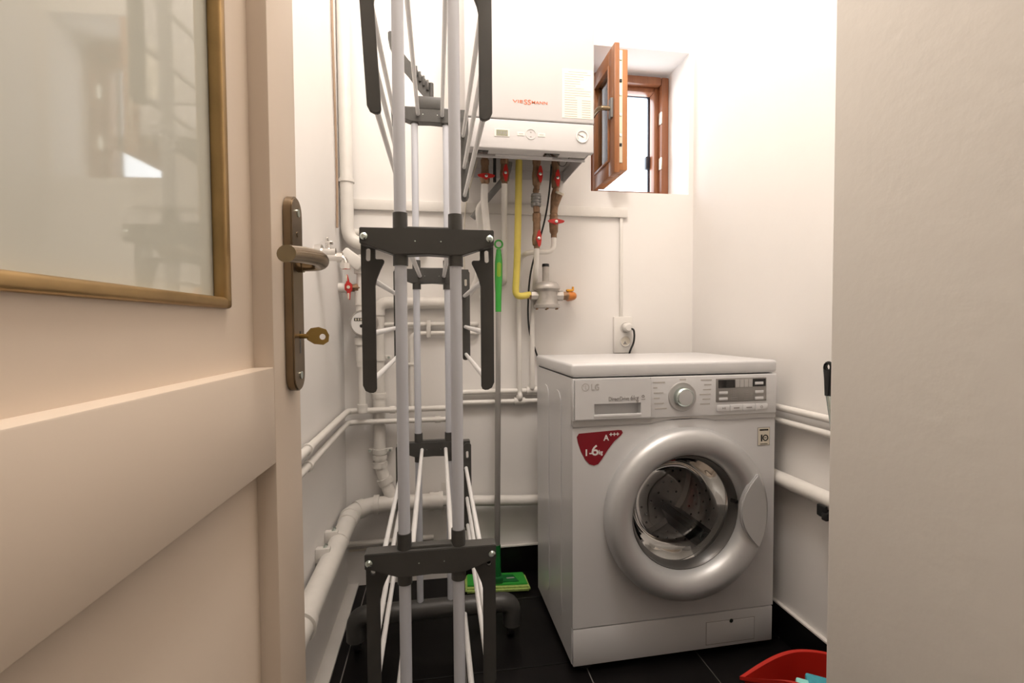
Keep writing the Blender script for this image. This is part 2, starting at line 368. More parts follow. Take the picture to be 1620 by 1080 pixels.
# ------------------------------------------------------------------ open door (hinge near the lens, free edge deeper in the room)
PHI = 0.036
DOOR = bpy.data.objects.new('door_1', None); COL.objects.link(DOOR)
free = Vector((-0.167, 0.62, 0)); e = Vector((math.sin(PHI), math.cos(PHI), 0))
DOOR.location = free - e*0.70; DOOR.rotation_euler = (0, 0, math.pi/2-PHI); LOCAL.add('door_1')
DOOR['kind'] = 'structure'; DOOR['label'] = 'open beige panelled door with a milky glass pane'
DW, DH, DT = 0.70, 2.02, 0.040                       # local: x hinge->free edge, y into the door, z up
ST0, ST1 = 0.095, 0.616                              # stile edges
def dbox(nm, x0, y0, z0, x1, y1, z1, bev=0.0015, m=DOORP, par=DOOR, lb=None):
    b = NB(); box(b, x0, y0, z0, x1, y1, z1, bev); return part(nm, b, m, par, lb)
dbox('stile', ST1, 0, 0.01, DW, DT, DH); dbox('stile', 0, 0, 0.01, ST0, DT, DH)
dbox('rail', ST0, 0, 0.01, ST1, DT, 0.18); dbox('rail', ST0, 0, 0.811, ST1, DT, 0.913); dbox('rail', ST0, 0, 1.90, ST1, DT, DH)
dbox('lower_panel', ST0-0.005, 0.020, 0.175, ST1+0.004, 0.034, 0.816)
b = NB(); box(b, ST0-0.005, 0.020, 0.908, ST1+0.004, 0.034, 0.976); box(b, ST0-0.005, 0.020, 1.85, ST1+0.004, 0.034, 1.905)
box(b, ST0-0.005, 0.020, 0.976, 0.152, 0.034, 1.85); box(b, 0.553, 0.020, 0.976, ST1+0.004, 0.034, 1.85); part('glass_surround', b, DOORP, DOOR)
GP = dbox('glass_pane', 0.150, 0.026, 0.960, 0.557, 0.032, 1.85, 0.0, MILK, DOOR, 'milky white glass pane')
bx0, bx1, bz0, bz1 = 0.150, 0.558, 0.9725, 1.846
b = NB()
for (p, q) in (((bx0, bz0), (bx1, bz0)), ((bx1, bz0), (bx1, bz1)), ((bx1, bz1), (bx0, bz1)), ((bx0, bz1), (bx0, bz0))):
    if p[1] == q[1]:
        s = 1 if p[1] == bz0 else -1
        z_ = p[1]; box(b, bx0, 0.0145, min(z_, z_+s*0.010), bx1, 0.0265, max(z_, z_+s*0.010), 0.003, 3)
    else:
        s = -1 if p[0] == bx1 else 1
        x_ = p[0]; box(b, min(x_, x_+s*0.012), 0.0145, bz0, max(x_, x_+s*0.012), 0.0265, bz1, 0.003, 3)
part('glazing_bead', b, BRONZE, DOOR, 'bronze coloured glazing bead')
# lock plate with lever and key
PX, PW, PZ0, PZ1 = 0.668, 0.019, 0.881, 1.105
poly = arc(PX, PZ1-PW, PW, 0, 180, 12)+arc(PX, PZ0+PW, PW, 180, 360, 12)
b = NB(); prism(b, poly, (0, -0.010, 0), (1, 0, 0), (0, 0, 1), (0, 1, 0), 0.0105, 0.0015)
LP = part('handle_plate', b, PLATE, DOOR, 'long aged bronze lock plate with rounded ends')
for z_ in (PZ1-0.018, PZ0+0.018):
    b = NB(); cyl(b, (PX+0.002, -0.0095, z_), (PX+0.002, -0.0115, z_), 0.0045, 16); part('screw', b, STEEL, LP)
b = NB(); cyl(b, (PX, -0.0095, 1.062), (PX, -0.0108, 1.062), 0.003, 12); part('screw', b, PLATE, LP)
lz = 1.031
b = NB(); cyl(b, (PX, -0.009, lz), (PX, -0.016, lz), 0.0125, 20)
pts = fillet([(PX, -0.010, lz-0.004), (PX, -0.036, lz-0.003), (PX-0.022, -0.040, lz+0.001), (PX-0.055, -0.033, lz), (PX-0.090, -0.027, lz-0.004)], 0.020, 6)
n_ = len(pts); tube(b, pts, [0.0088+0.0012*min(1, i/(n_*0.6)) for i in range(n_)], 18, flat=(1.0, 0.85))
part('lever_handle', b, LEVER, LP, 'bronze lever handle')
kz = 0.9445
b = NB(); box(b, PX+0.0005, -0.0102, kz-0.020, PX+0.0045, -0.0098, kz+0.006); part('keyhole', b, BLACKP, LP)
b = NB(); cyl(b, (PX+0.002, -0.009, kz), (PX+0.002, -0.020, kz), 0.0028, 14)
bow = [(p[0]*0.85, p[1]*0.85) for p in [(0, 0.004), (0.006, 0.011), (0.016, 0.0125), (0.026, 0.009), (0.030, 0.001), (0.029, -0.008), (0.022, -0.0125), (0.010, -0.011), (0.001, -0.005)]]
prism(b, bow, (PX-0.0004, -0.018, kz), (0.45, -0.893, 0), (0, 0, 1), (0.893, 0.45, 0), 0.0030, 0.0008, holes=[arc(0.0180, -0.001, 0.0036, 0, 330, 11)])
part('key', b, KEYM, LP, 'brass key in the lock')

# ------------------------------------------------------------------ clothes airer
RCX, YF, YR = -0.0125, 0.80, 1.433
RACK = thing('clothes_airer', 'tall folded clothes airer with grey posts, white rods and charcoal brackets', 'clothes airer', (RCX, (YF+YR)/2, 0))
PO = 0.0445
TF = (1.556, 1.098, 0.573); TR = (1.572, 1.108, 0.598)
for s in (-1, 1):
    b = NB(); cyl(b, (RCX+s*PO, YF, 0.11), (RCX+s*PO, YF, 1.60), 0.0098, 20); part('post', b, POST, RACK)
    b = NB(); cyl(b, (RCX+s*PO*1.02, YR, 0.11), (RCX+s*PO*1.02, YR, 1.59), 0.0098, 20); part('post', b, POST, RACK)
def bracket(zt, Y, front):
    hw = 0.107
    up_, dn = 0.0145, -0.027
    poly = [(-hw, up_), (-hw, -0.011), (-hw+0.012, -0.013), (-PO-0.011, dn), (-PO+0.011, dn-0.001), (0, dn+0.0005), (PO-0.011, dn-0.001), (PO+0.011, dn), (hw-0.012, -0.013), (hw, -0.011), (hw, up_)]
    b = NB(); sg = 1 if front else -1
    prism(b, poly, (RCX, Y-0.014, zt), (1, 0, 0), (0, 0, 1), (0, 1, 0), 0.028, 0.0012)
    box(b, RCX-PO, Y-0.006, zt+0.010, RCX+PO, Y+0.012, zt+0.0195, 0.003)
    for s in (-1, 1):
        if front or zt < 1.4: lathe(b, [(0.0099, -0.044), (0.0122, -0.044), (0.0118, 0.041), (0.0099, 0.041)], (RCX+s*PO, Y, zt), (0, 0, 1), 24, closed=True)
        else: cyl(b, (RCX+s*PO, Y, zt-0.030), (RCX+s*PO, Y, zt+0.012), 0.0125, 20)
    br = part('bracket', b, RACKP, RACK)
    for s in (-1, 1):
        b = NB(); x_ = RCX+s*0.1000; yy = Y-0.014
        lathe(b, [(0, -0.0045), (0.003, -0.0043), (0.0058, -0.002), (0.0062, 0.0), (0.0, 0.0)], (x_, yy, zt), (0, 1, 0), 18); part('bolt', b, STEEL, br)
    for s in (-0.42, 0.42):
        b = NB(); lathe(b, [(0, -0.001), (0.0012, -0.0008), (0.0012, 0)], (RCX+s*PO*1.1, Y-0.014, zt-0.006), (0, 1, 0), 8); part('rivet', b, STEEL, br)
PL = [(-9.5, 4), (-7, 8), (-2, 10), (4, 10), (9, 7), (13.5, 0), (13.5, -31.5), (26, -31.5), (27.5, -34), (27.3, -37), (21.5, -49), (15.5, -64), (12.8, -76), (12.8, -246), (11, -251), (6.5, -253), (1, -252.5), (-5.5, -249), (-9.5, -240)]
SLOT = [(2.1+3.9*math.cos(math.radians(a)), (-17.7 if a < 180 else -31.1)+3.9*math.sin(math.radians(a))) for a in range(0, 360, 30)]
RODH = [(0.006, -0.064), (0.004, -0.155), (0.003, -0.236)]
def wing(zf, zr, s, tilt=0.0):
    for Y, z in ((YF+0.0155, zf), (YR-0.0225, zr)):
        ex = Vector((-s*math.cos(tilt), 0, -math.sin(tilt)*(-s))); ey = Vector((math.sin(tilt)*(-s), 0, math.cos(tilt)))
        ex = Vector((-s*math.cos(tilt), 0, s*math.sin(tilt)*s)); 
        ex = Vector((-s, 0, 0)); ey = Vector((0, 0, 1))
        R_ = Matrix.Rotation(tilt, 3, 'Y'); ex = R_ @ ex; ey = R_ @ ey
        b = NB(); prism(b, [(p[0]/1000, p[1]/1000) for p in PL], (RCX+s*0.1000, Y, z), ex, ey, (0, 1, 0), 0.007, 0.0010, holes=[[(p[0]/1000, p[1]/1000) for p in SLOT]])
        part('wing_plate', b, RACKP, RACK)
    for dx, dz in RODH:
        a = Vector((RCX+s*0.1000, YF+0.022, zf)) + ex*dx + ey*dz; c = Vector((RCX+s*0.1000, YR-0.022, zr)) + ex*dx + ey*dz
        b = NB(); cyl(b, a, c, 0.0052, 14); part('rod', b, ROD, RACK)
for zf, zr in zip(TF, TR):
    bracket(zf, YF, True); bracket(zr, YR, False)
    for s in (-1, 1):
        wing(zf, zr, s, tilt=-0.055 if (s < 0 and zf > 1.4) else (0.0))
        b = NB(); cyl(b, (RCX+s*(PO-0.010), YF+0.012, zf-0.008), (RCX+s*(PO-0.010), YR-0.012, zr-0.006), 0.0052, 14); part('rod', b, ROD, RACK)
for Y in (YF, YR):
    b = NB(); z_ = 0.105; hb = 0.232
    pth = fillet([(RCX-hb, Y, 0.036), (RCX-hb, Y, z_), (RCX+hb, Y, z_), (RCX+hb, Y, 0.036)], 0.035, 8)
    tube(b, pth, 0.028, 20); fb = part('foot_beam', b, RACKP, RACK)
    for s in (-1, 1):
        b = NB(); x_ = RCX+s*(hb-0.004)
        cyl(b, (x_-0.009, Y+0.004, 0.0205), (x_+0.009, Y+0.004, 0.0205), 0.0200, 24); part('castor', b, RUBBER, fb)
for s in (-1, 1):
    b = NB(); cyl(b, (RCX+s*0.085, YF+0.02, 0.095), (RCX+s*0.085, YR-0.02, 0.095), 0.0075, 14); part('base_rod', b, ROD, RACK)
# notched hanger arm on the rear top bracket
def rp(zx, zy, Y=YR-0.004): p = at(540+zx/4.5, zy/4.5, Y=Y); return (p.x, p.z)
top = [(332, 235), (345, 226), (380, 228), (400, 300), (440, 380), (478, 430), (512, 462), (522, 492), (538, 490), (550, 522), (566, 532), (580, 556), (598, 566), (606, 588), (628, 592), (655, 600)]
bot = [(655, 725), (612, 715), (560, 655), (522, 605), (480, 548), (430, 490), (375, 408), (345, 340), (333, 280)]
b = NB(); prism(b, [rp(*p) for p in top+bot], (0, YR-0.008, 0), (1, 0, 0), (0, 0, 1), (0, 1, 0), 0.008, 0.0)
HA = part('hanger_arm', b, RACKP, RACK, 'notched charcoal hanger arm')
for zx, zy in ((520, 480), (545, 520), (572, 550), (600, 580)):
    x_, z_ = rp(zx+14, zy+34); b = NB(); box(b, x_-0.0035, YR-0.014, z_-0.014, x_+0.0035, YR-0.008, z_+0.014, 0.001); part('notch_rib', b, RACKP, HA)
x_, z_ = rp(640, 660); b = NB(); cyl(b, (x_, YR-0.004, z_-0.03), (x_, YR-0.004, z_+0.026), 0.007, 14); part('hanger_pin', b, RACKP, HA)
b = NB(); box(b, RCX-0.040, YR-0.016, TR[0]+0.010, RCX+0.040, YR+0.014, TR[0]+0.046, 0.003); part('hanger_base', b, RACKP, RACK)

# ------------------------------------------------------------------ washing machine
MX, MY, MTH, MW, MD, MH = 0.3571, 1.2341, 0.0237, 0.6145, 0.409, 0.8523
WM = thing('washing_machine', 'white front-loading washing machine with a large silver round door', 'washing machine', (MX, MY, 0), MTH, local=True)
def wbox(nm, u0, v0, z0, u1, v1, z1, bev=0.0, m=ENAM, par=WM, lb=None, seg=2):
    b = NB(); box(b, u0, v0, z0, u1, v1, z1, bev, seg); return part(nm, b, m, par, lb)
b = NB(); box(b, 0, 0.012, 0.022, 0.004, MD, 0.813); box(b, MW-0.004, 0.012, 0.022, MW, MD, 0.813); box(b, 0.004, MD-0.004, 0.022, MW-0.004, MD, 0.813)
box(b, 0.004, 0.02, 0.022, MW-0.004, MD-0.004, 0.03)
BODY = part('body', b, ENAM, WM)
for v0, v1 in ((0.105, 0.185), (0.245, 0.325)):
    b = NB(); prism(b, rrect(v0, 0.085, v1, 0.765, 0.038, 8), (0.0005, 0, 0), (0, 1, 0), (0, 0, 1), (-1, 0, 0), 0.0025, 0.0012); part('side_embossing', b, ENAM, BODY)
wbox('lid', -0.003, -0.004, 0.8155, MW+0.003, MD+0.004, MH, 0.008, seg=3)
CU, CZ = 0.326, 0.430
# front panel with a round opening
b = NB(); u0, u1, z0, z1, RH = 0.0, MW, 0.128, 0.690, 0.190
N_ = 96; inn, outr = [], []
angs = sorted(set([2*math.pi*k/N_ for k in range(N_)] + [math.atan2(zz-CZ, uu-CU) % (2*math.pi) for uu in (u0, u1) for zz in (z0, z1)]))
for a in angs:
    c, s = math.cos(a), math.sin(a)
    t = min([(u1-CU)/c if c > 1e-9 else 9, (u0-CU)/c if c < -1e-9 else 9, (z1-CZ)/s if s > 1e-9 else 9, (z0-CZ)/s if s < -1e-9 else 9])
    outr.append((CU+c*t, CZ+s*t)); inn.append((CU+c*RH, CZ+s*RH))
V = [[b.verts.new((p[0], y_, p[1])) for p in L] for L, y_ in ((outr, 0.0), (inn, 0.0), (inn, 0.014), (outr, 0.014))]
for A_, B_ in ((0, 1), (1, 2), (2, 3), (3, 0)):
    for k in range(len(angs)):
        k2 = (k+1) % len(angs); b.faces.new((V[A_][k], V[A_][k2], V[B_][k2], V[B_][k]))
FP = part('front_panel', b, ENAM, WM)
# fascia, silver band, drawer
b = NB(); box(b, 0.2215, -0.006, 0.6985, MW, 0.014, 0.8125, 0.003, 3); box(b, 0.0, -0.006, 0.6985, 0.0035, 0.014, 0.8125, 0.001)
box(b, 0.003, -0.006, 0.8085, 0.2225, 0.014, 0.8125, 0.0005); box(b, 0.003, -0.006, 0.6985, 0.2225, 0.014, 0.7025, 0.0005); part('fascia', b, ENAM, WM)
band = [(0.0, 0.682), (0.225, 0.683)] + [(0.325+0.098*math.sin(math.radians(a)), 0.6815+0.0115*math.cos(math.radians(a))) for a in range(-80, 81, 10)] + [(0.425, 0.684), (MW, 0.685), (MW, 0.7015), (0.0, 0.7000)]
b = NB(); prism(b, [(p[0], p[1]) for p in band], (0, -0.004, 0), (1, 0, 0), (0, 0, 1), (0, 1, 0), 0.016, 0.001); part('silver_band', b, SILVB, WM, 'silver strip with an arch over the door')
# drawer
b = NB()
d0, d1, e0, e1 = 0.004, 0.221, 0.703, 0.808
r0, r1, s0, s1 = 0.058, 0.192, 0.709, 0.744
box(b, d0, -0.0105, s1, d1, -0.005, e1, 0.0); box(b, d0, -0.0105, e0, r0, -0.005, s1+0.0005, 0.0); box(b, r1, -0.0105, e0, d1, -0.005, s1+0.0005, 0.0); box(b, r0, -0.0105, e0, r1, -0.005, s0, 0.0)
DR = part('detergent_drawer', b, ENAM, WM)
b = NB(); box(b, r0-0.004, 0.012, s0-0.004, r1+0.004, 0.016, s1+0.004); box(b, r0-0.004, -0.005, s0-0.003, r0, 0.012, s1+0.003); box(b, r1, -0.005, s0-0.003, r1+0.004, 0.012, s1+0.003); box(b, r0-0.004, -0.005, s1, r1+0.004, 0.012, s1+0.003); box(b, r0-0.004, -0.005, s0-0.003, r1+0.004, 0.012, s0); part('handle_recess', b, ENAM, DR)
b = NB(); box(b, r0-0.002, -0.0115, s0-0.003, r1+0.002, -0.005, s0+0.006, 0.002); part('grip_lip', b, ENAM, DR)
wbox('fascia_joint', 0.2215, -0.0068, 0.7015, 0.2228, -0.005, 0.811, m=INK)
# lettering
def wtext(nm, txt, size, u, z, y=-0.0112, m=INK, par=WM, width=None, bold=0.0, align='LEFT', lb=None):
    return part(nm, text_bm(txt, size, (u, y, z), (1, 0, 0), (0, 0, 1), 0.0003, bold, align, width), m, par, lb)
wtext('logo_lettering', 'LG', 0.024, 0.048, 0.782, m=INKL, par=DR, width=0.022)
b = NB(); lathe(b, [(0.0088, 0), (0.0104, 0), (0.0104, 0.0005), (0.0088, 0.0005)], (0.033, -0.0106, 0.790), (0, -1, 0), 28, closed=True)
box(b, 0.0325, -0.0111, 0.7845, 0.0337, -0.0104, 0.7955); box(b, 0.0325, -0.0111, 0.7845, 0.038, -0.0104, 0.7857); cyl(b, (0.0285, -0.0104, 0.793), (0.0285, -0.0111, 0.793), 0.0011, 8)
part('logo_emblem', b, INKL, DR)
wtext('drawer_lettering', 'DirectDrive', 0.0165, 0.098, 0.751, par=DR, width=0.058); wtext('drawer_lettering', '6kg', 0.0195, 0.1605, 0.751, par=DR, width=0.024)
b = NB(); box(b, 0.193, -0.0111, 0.752, 0.204, -0.0104, 0.7535); lathe(b, [(0.0022, 0), (0.0042, 0), (0.0042, 0.0005), (0.0022, 0.0005)], (0.198, -0.0106, 0.7605), (0, -1, 0), 14, closed=True); part('drawer_symbol', b, INK, DR)
# programme dial
KU, KZ = 0.3165, 0.7555
b = NB(); lathe(b, [(0, 0), (0.0415, 0), (0.0415, 0.003), (0.039, 0.0045), (0.034, 0.0035), (0, 0.0035)], (KU, -0.005, KZ), (0, -1, 0), 48); DIAL = part('dial_ring', b, SILVB, WM)
b = NB(); lathe(b, [(0, 0.002), (0.027, 0.002), (0.0265, 0.016), (0.0255, 0.019), (0.0225, 0.0215), (0, 0.0205)], (KU, -0.005, KZ), (0, -1, 0), 48); part('dial_knob', b, STEEL, DIAL)
b = NB(); lathe(b, [(0, 0.021), (0.021, 0.0212), (0.021, 0.0222), (0, 0.0225)], (KU, -0.005, KZ), (0, -1, 0), 40); part('dial_cap', b, SILVER, DIAL)
# printed programme names read as small grey lines
b = NB()
for k, (wd_) in enumerate((0.036, 0.012, 0.029, 0.017, 0.028, 0.036)):
    z_ = 0.797-0.0145*k; box(b, 0.229+0.001*k, -0.0065, z_-0.0018, 0.229+0.001*k+wd_, -0.0055, z_+0.0018)
for k, (wd_) in enumerate((0.034, 0.022, 0.024, 0.034, 0.024, 0.030)):
    z_ = 0.800-0.0135*k; box(b, 0.404-wd_-0.001*k+0.003, -0.0065, z_-0.0018, 0.404-0.001*k+0.003, -0.0055, z_+0.0018)
box(b, 0.309, -0.0065, 0.801, 0.328, -0.0055, 0.805); o = part('programme_print', b, INKL, WM); o['kind'] = 'stuff'
# display
DP = wbox('display_panel', 0.420, -0.0085, 0.736, 0.580, -0.005, 0.803, 0.002, PANELG)
for q in ((0.426, 0.776, 0.478, 0.799), (0.535, 0.778, 0.576, 0.800)):
    b = NB(); box(b, q[0], -0.0092, q[1], q[2], -0.008, q[3]); part('display_window', b, BLACKP, DP)
for k in range(4):
    b = NB(); box(b, 0.480+0.0137*k, -0.0095, 0.777, 0.4922+0.0137*k, -0.008, 0.799, 0.0004, 1); part('symbol_field', b, SILVB, DP)
for (u_, z_) in ((0.428, 0.762), (0.428, 0.745), (0.542, 0.762), (0.542, 0.744), (0.541, 0.787)):
    b = NB(); box(b, u_, -0.0105, z_-0.004, u_+0.027, -0.008, z_+0.004, 0.001); part('option_button', b, ENAM, DP)
b = NB()
for k in range(5):
    for u_, wd_ in ((0.466, 0.011+0.005*(k > 2)), (0.508, 0.009)):
        z_ = 0.767-0.0065*k; box(b, u_, -0.0090, z_-0.0013, u_+0.003, -0.008, z_+0.0013); box(b, u_+0.005, -0.0090, z_-0.0012, u_+0.005+wd_, -0.008, z_+0.0012)
o = part('indicator_print', b, INK, DP); o['kind'] = 'stuff'
for k in range(4):
    b = NB(); box(b, 0.4235+0.0402*k, -0.0095, 0.7095+0.0, 0.4630+0.0402*k, -0.003, 0.7275, 0.0018); bt = part('push_button', b, ENAM, WM)
    b = NB(); u_ = 0.443+0.0402*k
    if k == 0:
        prism(b, [(-0.004, -0.003), (0.001, 0), (-0.004, 0.003)], (u_, -0.0099, 0.7185), (1, 0, 0), (0, 0, 1), (0, 1, 0), 0.0005); box(b, u_+0.002, -0.0099, 0.7155, u_+0.0032, -0.0094, 0.7215); box(b, u_+0.0042, -0.0099, 0.7155, u_+0.0054, -0.0094, 0.7215)
    elif k < 3: box(b, u_-0.009, -0.0099, 0.7168, u_+0.009, -0.0094, 0.7200)
    else: lathe(b, [(0.0028, 0), (0.004, 0), (0.004, 0.0005), (0.0028, 0.0005)], (u_, -0.0094, 0.7185), (0, -1, 0), 16, closed=True)
    part('button_symbol', b, INK, bt)
# kick plate with hatch
KP = wbox('kick_plate', 0.001, 0.0, 0.022, MW-0.001, 0.014, 0.1245, 0.002)
wbox('hatch_gap', 0.3985, -0.0004, 0.0325, 0.5545, 0.004, 0.0995, 0.0, INK, KP)
wbox('hatch', 0.400, -0.0015, 0.034, 0.553, 0.004, 0.098, 0.0012, ENAM, KP)
b = NB(); lathe(b, [(0, 0.0015), (0.006, 0.0012), (0.0065, 0)], (0.478, -0.0012, 0.0965), (0, -1, 0), 14); part('hatch_catch', b, STEEL, KP, 'small metal catch')
for u_ in (0.045, MW-0.045):
    for v_ in (0.04, MD-0.05):
        b = NB(); lathe(b, [(0, 0), (0.022, 0), (0.022, 0.008), (0.010, 0.012), (0.010, 0.024), (0, 0.024)], (u_, v_, 0), (0, 0, 1), 18); part('foot', b, RUBBER, WM)
# stickers
rs = [(0.018, 0.664), (0.012, 0.655), (0.015, 0.640), (0.024, 0.614), (0.036, 0.592), (0.048, 0.579), (0.060, 0.575), (0.072, 0.578), (0.082, 0.590), (0.100, 0.616), (0.118, 0.638), (0.138, 0.654), (0.1435, 0.661), (0.140, 0.668), (0.130, 0.669)]
b = NB(); prism(b, rs, (0, -0.0012, 0), (1, 0, 0), (0, 0, 1), (0, 1, 0), 0.0014); RSK = part('capacity_sticker', b, STKR, FP, 'dark red rounded triangular sticker')
for tx, sz, u_, z_, wd_ in (('A', 0.022, 0.088, 0.642, 0.016), ('+++', 0.017, 0.104, 0.652, 0.028), ('1-', 0.025, 0.031, 0.603, 0.019), ('6', 0.040, 0.052, 0.603, 0.020), ('kg', 0.016, 0.074, 0.605, 0.011)):
    b = text_bm(tx, sz, (u_, -0.0014, z_), (1, 0, 0), (0, 0, 1), 0.0003, 0.0005, 'LEFT', wd_); merge_o = part('sticker_lettering', b, WHITEP, RSK)
b = NB(); box(b, 0.558, -0.0010, 0.604, 0.598, 0.0004, 0.657); WS = part('warranty_sticker', b, INK, FP, 'small cream sticker with a black border and the number 10')
b = NB(); box(b, 0.5595, -0.0014, 0.6055, 0.5965, -0.0006, 0.6555); part('sticker_face', b, CREAMP, WS)
b = text_bm('1', 0.026, (0.564, -0.0016, 0.617), (1, 0, 0), (0, 0, 1), 0.0002, 0.001); part('sticker_lettering', b, BLACKP, WS)
b = NB(); lathe(b, [(0.0062, 0), (0.0094, 0), (0.0094, 0.0004), (0.0062, 0.0004)], (0.583, -0.0014, 0.626), (0, -1, 0), 24, closed=True); box(b, 0.564, -0.0018, 0.6475, 0.592, -0.0013, 0.6515); box(b, 0.566, -0.0018, 0.608, 0.590, -0.0013, 0.6095); box(b, 0.579, -0.0018, 0.625, 0.587, -0.0013, 0.627); part('sticker_print', b, BLACKP, WS)
# door
b = NB(); lathe(b, [(0.238, -0.002), (0.2410, 0.012), (0.2400, 0.030), (0.2350, 0.042), (0.225, 0.0495), (0.207, 0.0535), (0.190, 0.0505), (0.178, 0.044), (0.170, 0.034), (0.1645, 0.022), (0.1605, 0.008), (0.159, -0.004), (0.165, -0.004)], (CU, 0, CZ), (0, -1, 0), 96, closed=True)
WD = part('washer_door', b, SILVER, WM, 'broad silver ring of the round door')
b = NB(); lathe(b, [(0.1630, 0.012), (0.1600, 0.014), (0.154, 0.006), (0.147, -0.012), (0.152, -0.012)], (CU, 0, CZ), (0, -1, 0), 72, closed=True); part('door_inner_rim', b, DKRIM, WD)
b = NB(); lathe(b, [(0.154, 0.004), (0.148, -0.012), (0.138, -0.050), (0.128, -0.080), (0.112, -0.096), (0.085, -0.104), (0.045, -0.108), (0, -0.109)], (CU, 0, CZ), (0, -1, 0), 72); part('door_glass', b, DGLASS, WD, 'deep glass bowl of the door')
b = NB(); lathe(b, [(0.192, -0.004), (0.170, -0.012), (0.160, -0.030), (0.166, -0.050), (0.158, -0.062), (0.190, -0.075)], (CU, 0, CZ), (0, -1, 0), 64); part('door_gasket', b, GASK, WM)
b = NB(); lathe(b, [(0.166, -0.070), (0.225, -0.085), (0.228, -0.34), (0.215, -0.352), (0.12, -0.350), (0.09, -0.335), (0, -0.330)], (CU, 0, CZ), (0, -1, 0), 64); DRM = part('drum', b, DRUM, WM)
b = NB()
for rr, nn in ((0.07, 10), (0.10, 14), (0.13, 20), (0.16, 26), (0.19, 30)):
    for k in range(nn):
        a = 2*math.pi*k/nn; dd = 0.3345 if rr < 0.09 else (0.3445 if rr < 0.12 else 0.3505)
        p = Vector((CU+rr*math.cos(a), dd-0.002, CZ+rr*math.sin(a))); lathe(b, [(0, 0.0006), (0.0045, 0.0)], p, (0, -1, 0), 8)
for k in range(36):
    for dd in (0.12, 0.15, 0.18, 0.21, 0.24, 0.27, 0.30):
        a = 2*math.pi*(k+0.5*(int(dd*100) % 2))/36; nrm = Vector((-math.cos(a), 0, -math.sin(a)))
        lathe(b, [(0, 0.001), (0.004, 0.0003)], Vector((CU+0.2262*math.cos(a), dd, CZ+0.2262*math.sin(a))), nrm, 6)
o = part('drum_holes', b, BLACKP, DRM); o['kind'] = 'stuff'
for a in (75, 195, 315):
    a = math.radians(a); ez = Vector((-math.cos(a), 0, -math.sin(a))); ex = Vector((-math.sin(a), 0, math.cos(a)))
    b = NB(); base = Vector((CU, 0, CZ)) - ez*0.226
    prism(b, [(-0.036, 0), (-0.014, 0.058), (0.0, 0.064), (0.014, 0.058), (0.036, 0)], base+Vector((0, 0.095, 0)), ex, ez, (0, 1, 0), 0.24, 0.004); part('drum_lifter', b, LIFT, DRM)
# door grip: lens-shaped plate on the right of the ring
gc = []
for k in range(15):
    a = math.radians(30-57*k/14); gc.append((0.2225*math.cos(a), 0.2225*math.sin(a)))
A0, A1 = gc[-1], gc[0]
mid = ((A0[0]+A1[0])/2, (A0[1]+A1[1])/2); dirx = (A1[0]-A0[0], A1[1]-A0[1]); L_ = math.hypot(*dirx); nx = (-dirx[1]/L_, dirx[0]/L_)
inner = []
for k in range(1, 14):
    t = k/14; s = 4*t*(1-t); inner.append((A0[0]+dirx[0]*t+nx[0]*0.056*s, A0[1]+dirx[1]*t+nx[1]*0.056*s))
b = NB(); prism(b, [(CU+p[0], CZ+p[1]) for p in gc+inner], (0, -0.058, 0), (1, 0, 0), (0, 0, 1), (0, 1, 0), 0.016, 0.0035); part('door_grip', b, SILVER, WD, 'smooth lens-shaped silver grip')
b = NB(); box(b, CU+0.146, -0.020, CZ+0.016, CU+0.158, 0.0, CZ+0.026, 0.002); part('door_latch', b, BLACKP, WD)

# ------------------------------------------------------------------ boiler
BX0, BX1, BY0, BY1, BZ0, BZ1 = 0.089, 0.4915, 1.45, 1.808, 1.492, 2.19
BO = thing('gas_boiler', 'white wall-hung gas boiler above a row of pipe valves', 'boiler', (0.29, 1.63, BZ0))
b = NB(); t_ = 0.004
box(b, BX0, BY0+0.02, BZ0+0.012, BX0+t_, BY1, BZ1, 0.001); box(b, BX1-t_, BY0+0.02, BZ0+0.012, BX1, BY1, BZ1, 0.001)
box(b, BX0, BY0+0.02, BZ1-t_, BX1, BY1, BZ1); box(b, BX0, BY1-t_, BZ0+0.02, BX1, BY1, BZ1)
part('casing', b, BOILER, BO)
b = NB(); box(b, BX0, BY0, 1.5825, BX1, BY0+0.024, BZ1, 0.004, 3); FC = part('front_cover', b, BOILER, BO)
b = NB(); box(b, BX0+0.001, BY0+0.001, BZ0, BX1-0.001, BY0+0.024, 1.5805, 0.004, 3); CP = part('control_panel', b, BOILER, BO)
b = NB(); box(b, BX0+t_, BY0+0.03, 1.545, BX1-t_, BY1-0.004, 1.552); UN = part('underside', b, BOILG, BO, 'grey underside with pipe connections')
b = NB(); box(b, BX0+0.012, BY0+0.026, BZ0+0.004, BX1-0.012, BY0+0.060, BZ0+0.010, 0.001); box(b, BX0+0.03, BY0+0.075, BZ0-0.002, BX1-0.006, BY0+0.080, BZ0+0.006, 0.001)
box(b, BX0+0.10, BY0+0.058, BZ0+0.001, BX0+0.285, BY0+0.078, BZ0+0.006, 0.001); part('bottom_flap', b, BOILER, BO)
for x_ in (0.135, 0.36):
    b = NB(); box(b, x_-0.020, BY0+0.028, BZ0+0.001, x_+0.028, BY0+0.056, BZ0+0.005, 0.001); part('vent_slot', b, BLACKP, BO)
yq = BY0+0.0006
b = NB(); box(b, 0.178, yq-0.001, 1.5275, 0.224, yq+0.001, 1.5505, 0.0006, 1); part('lcd_surround', b, PIPE, CP)
b = NB(); box(b, 0.184, yq-0.0018, 1.5305, 0.219, yq, 1.5475); part('lcd_screen', b, LCD, CP, 'small greenish display')
b = NB()
for q in (0.0, 0.008, 0.016, 0.024): box(b, 0.189+q, yq-0.0021, 1.535, 0.1905+q+0.002, yq-0.0017, 1.543)
part('lcd_digits', b, INK, CP)
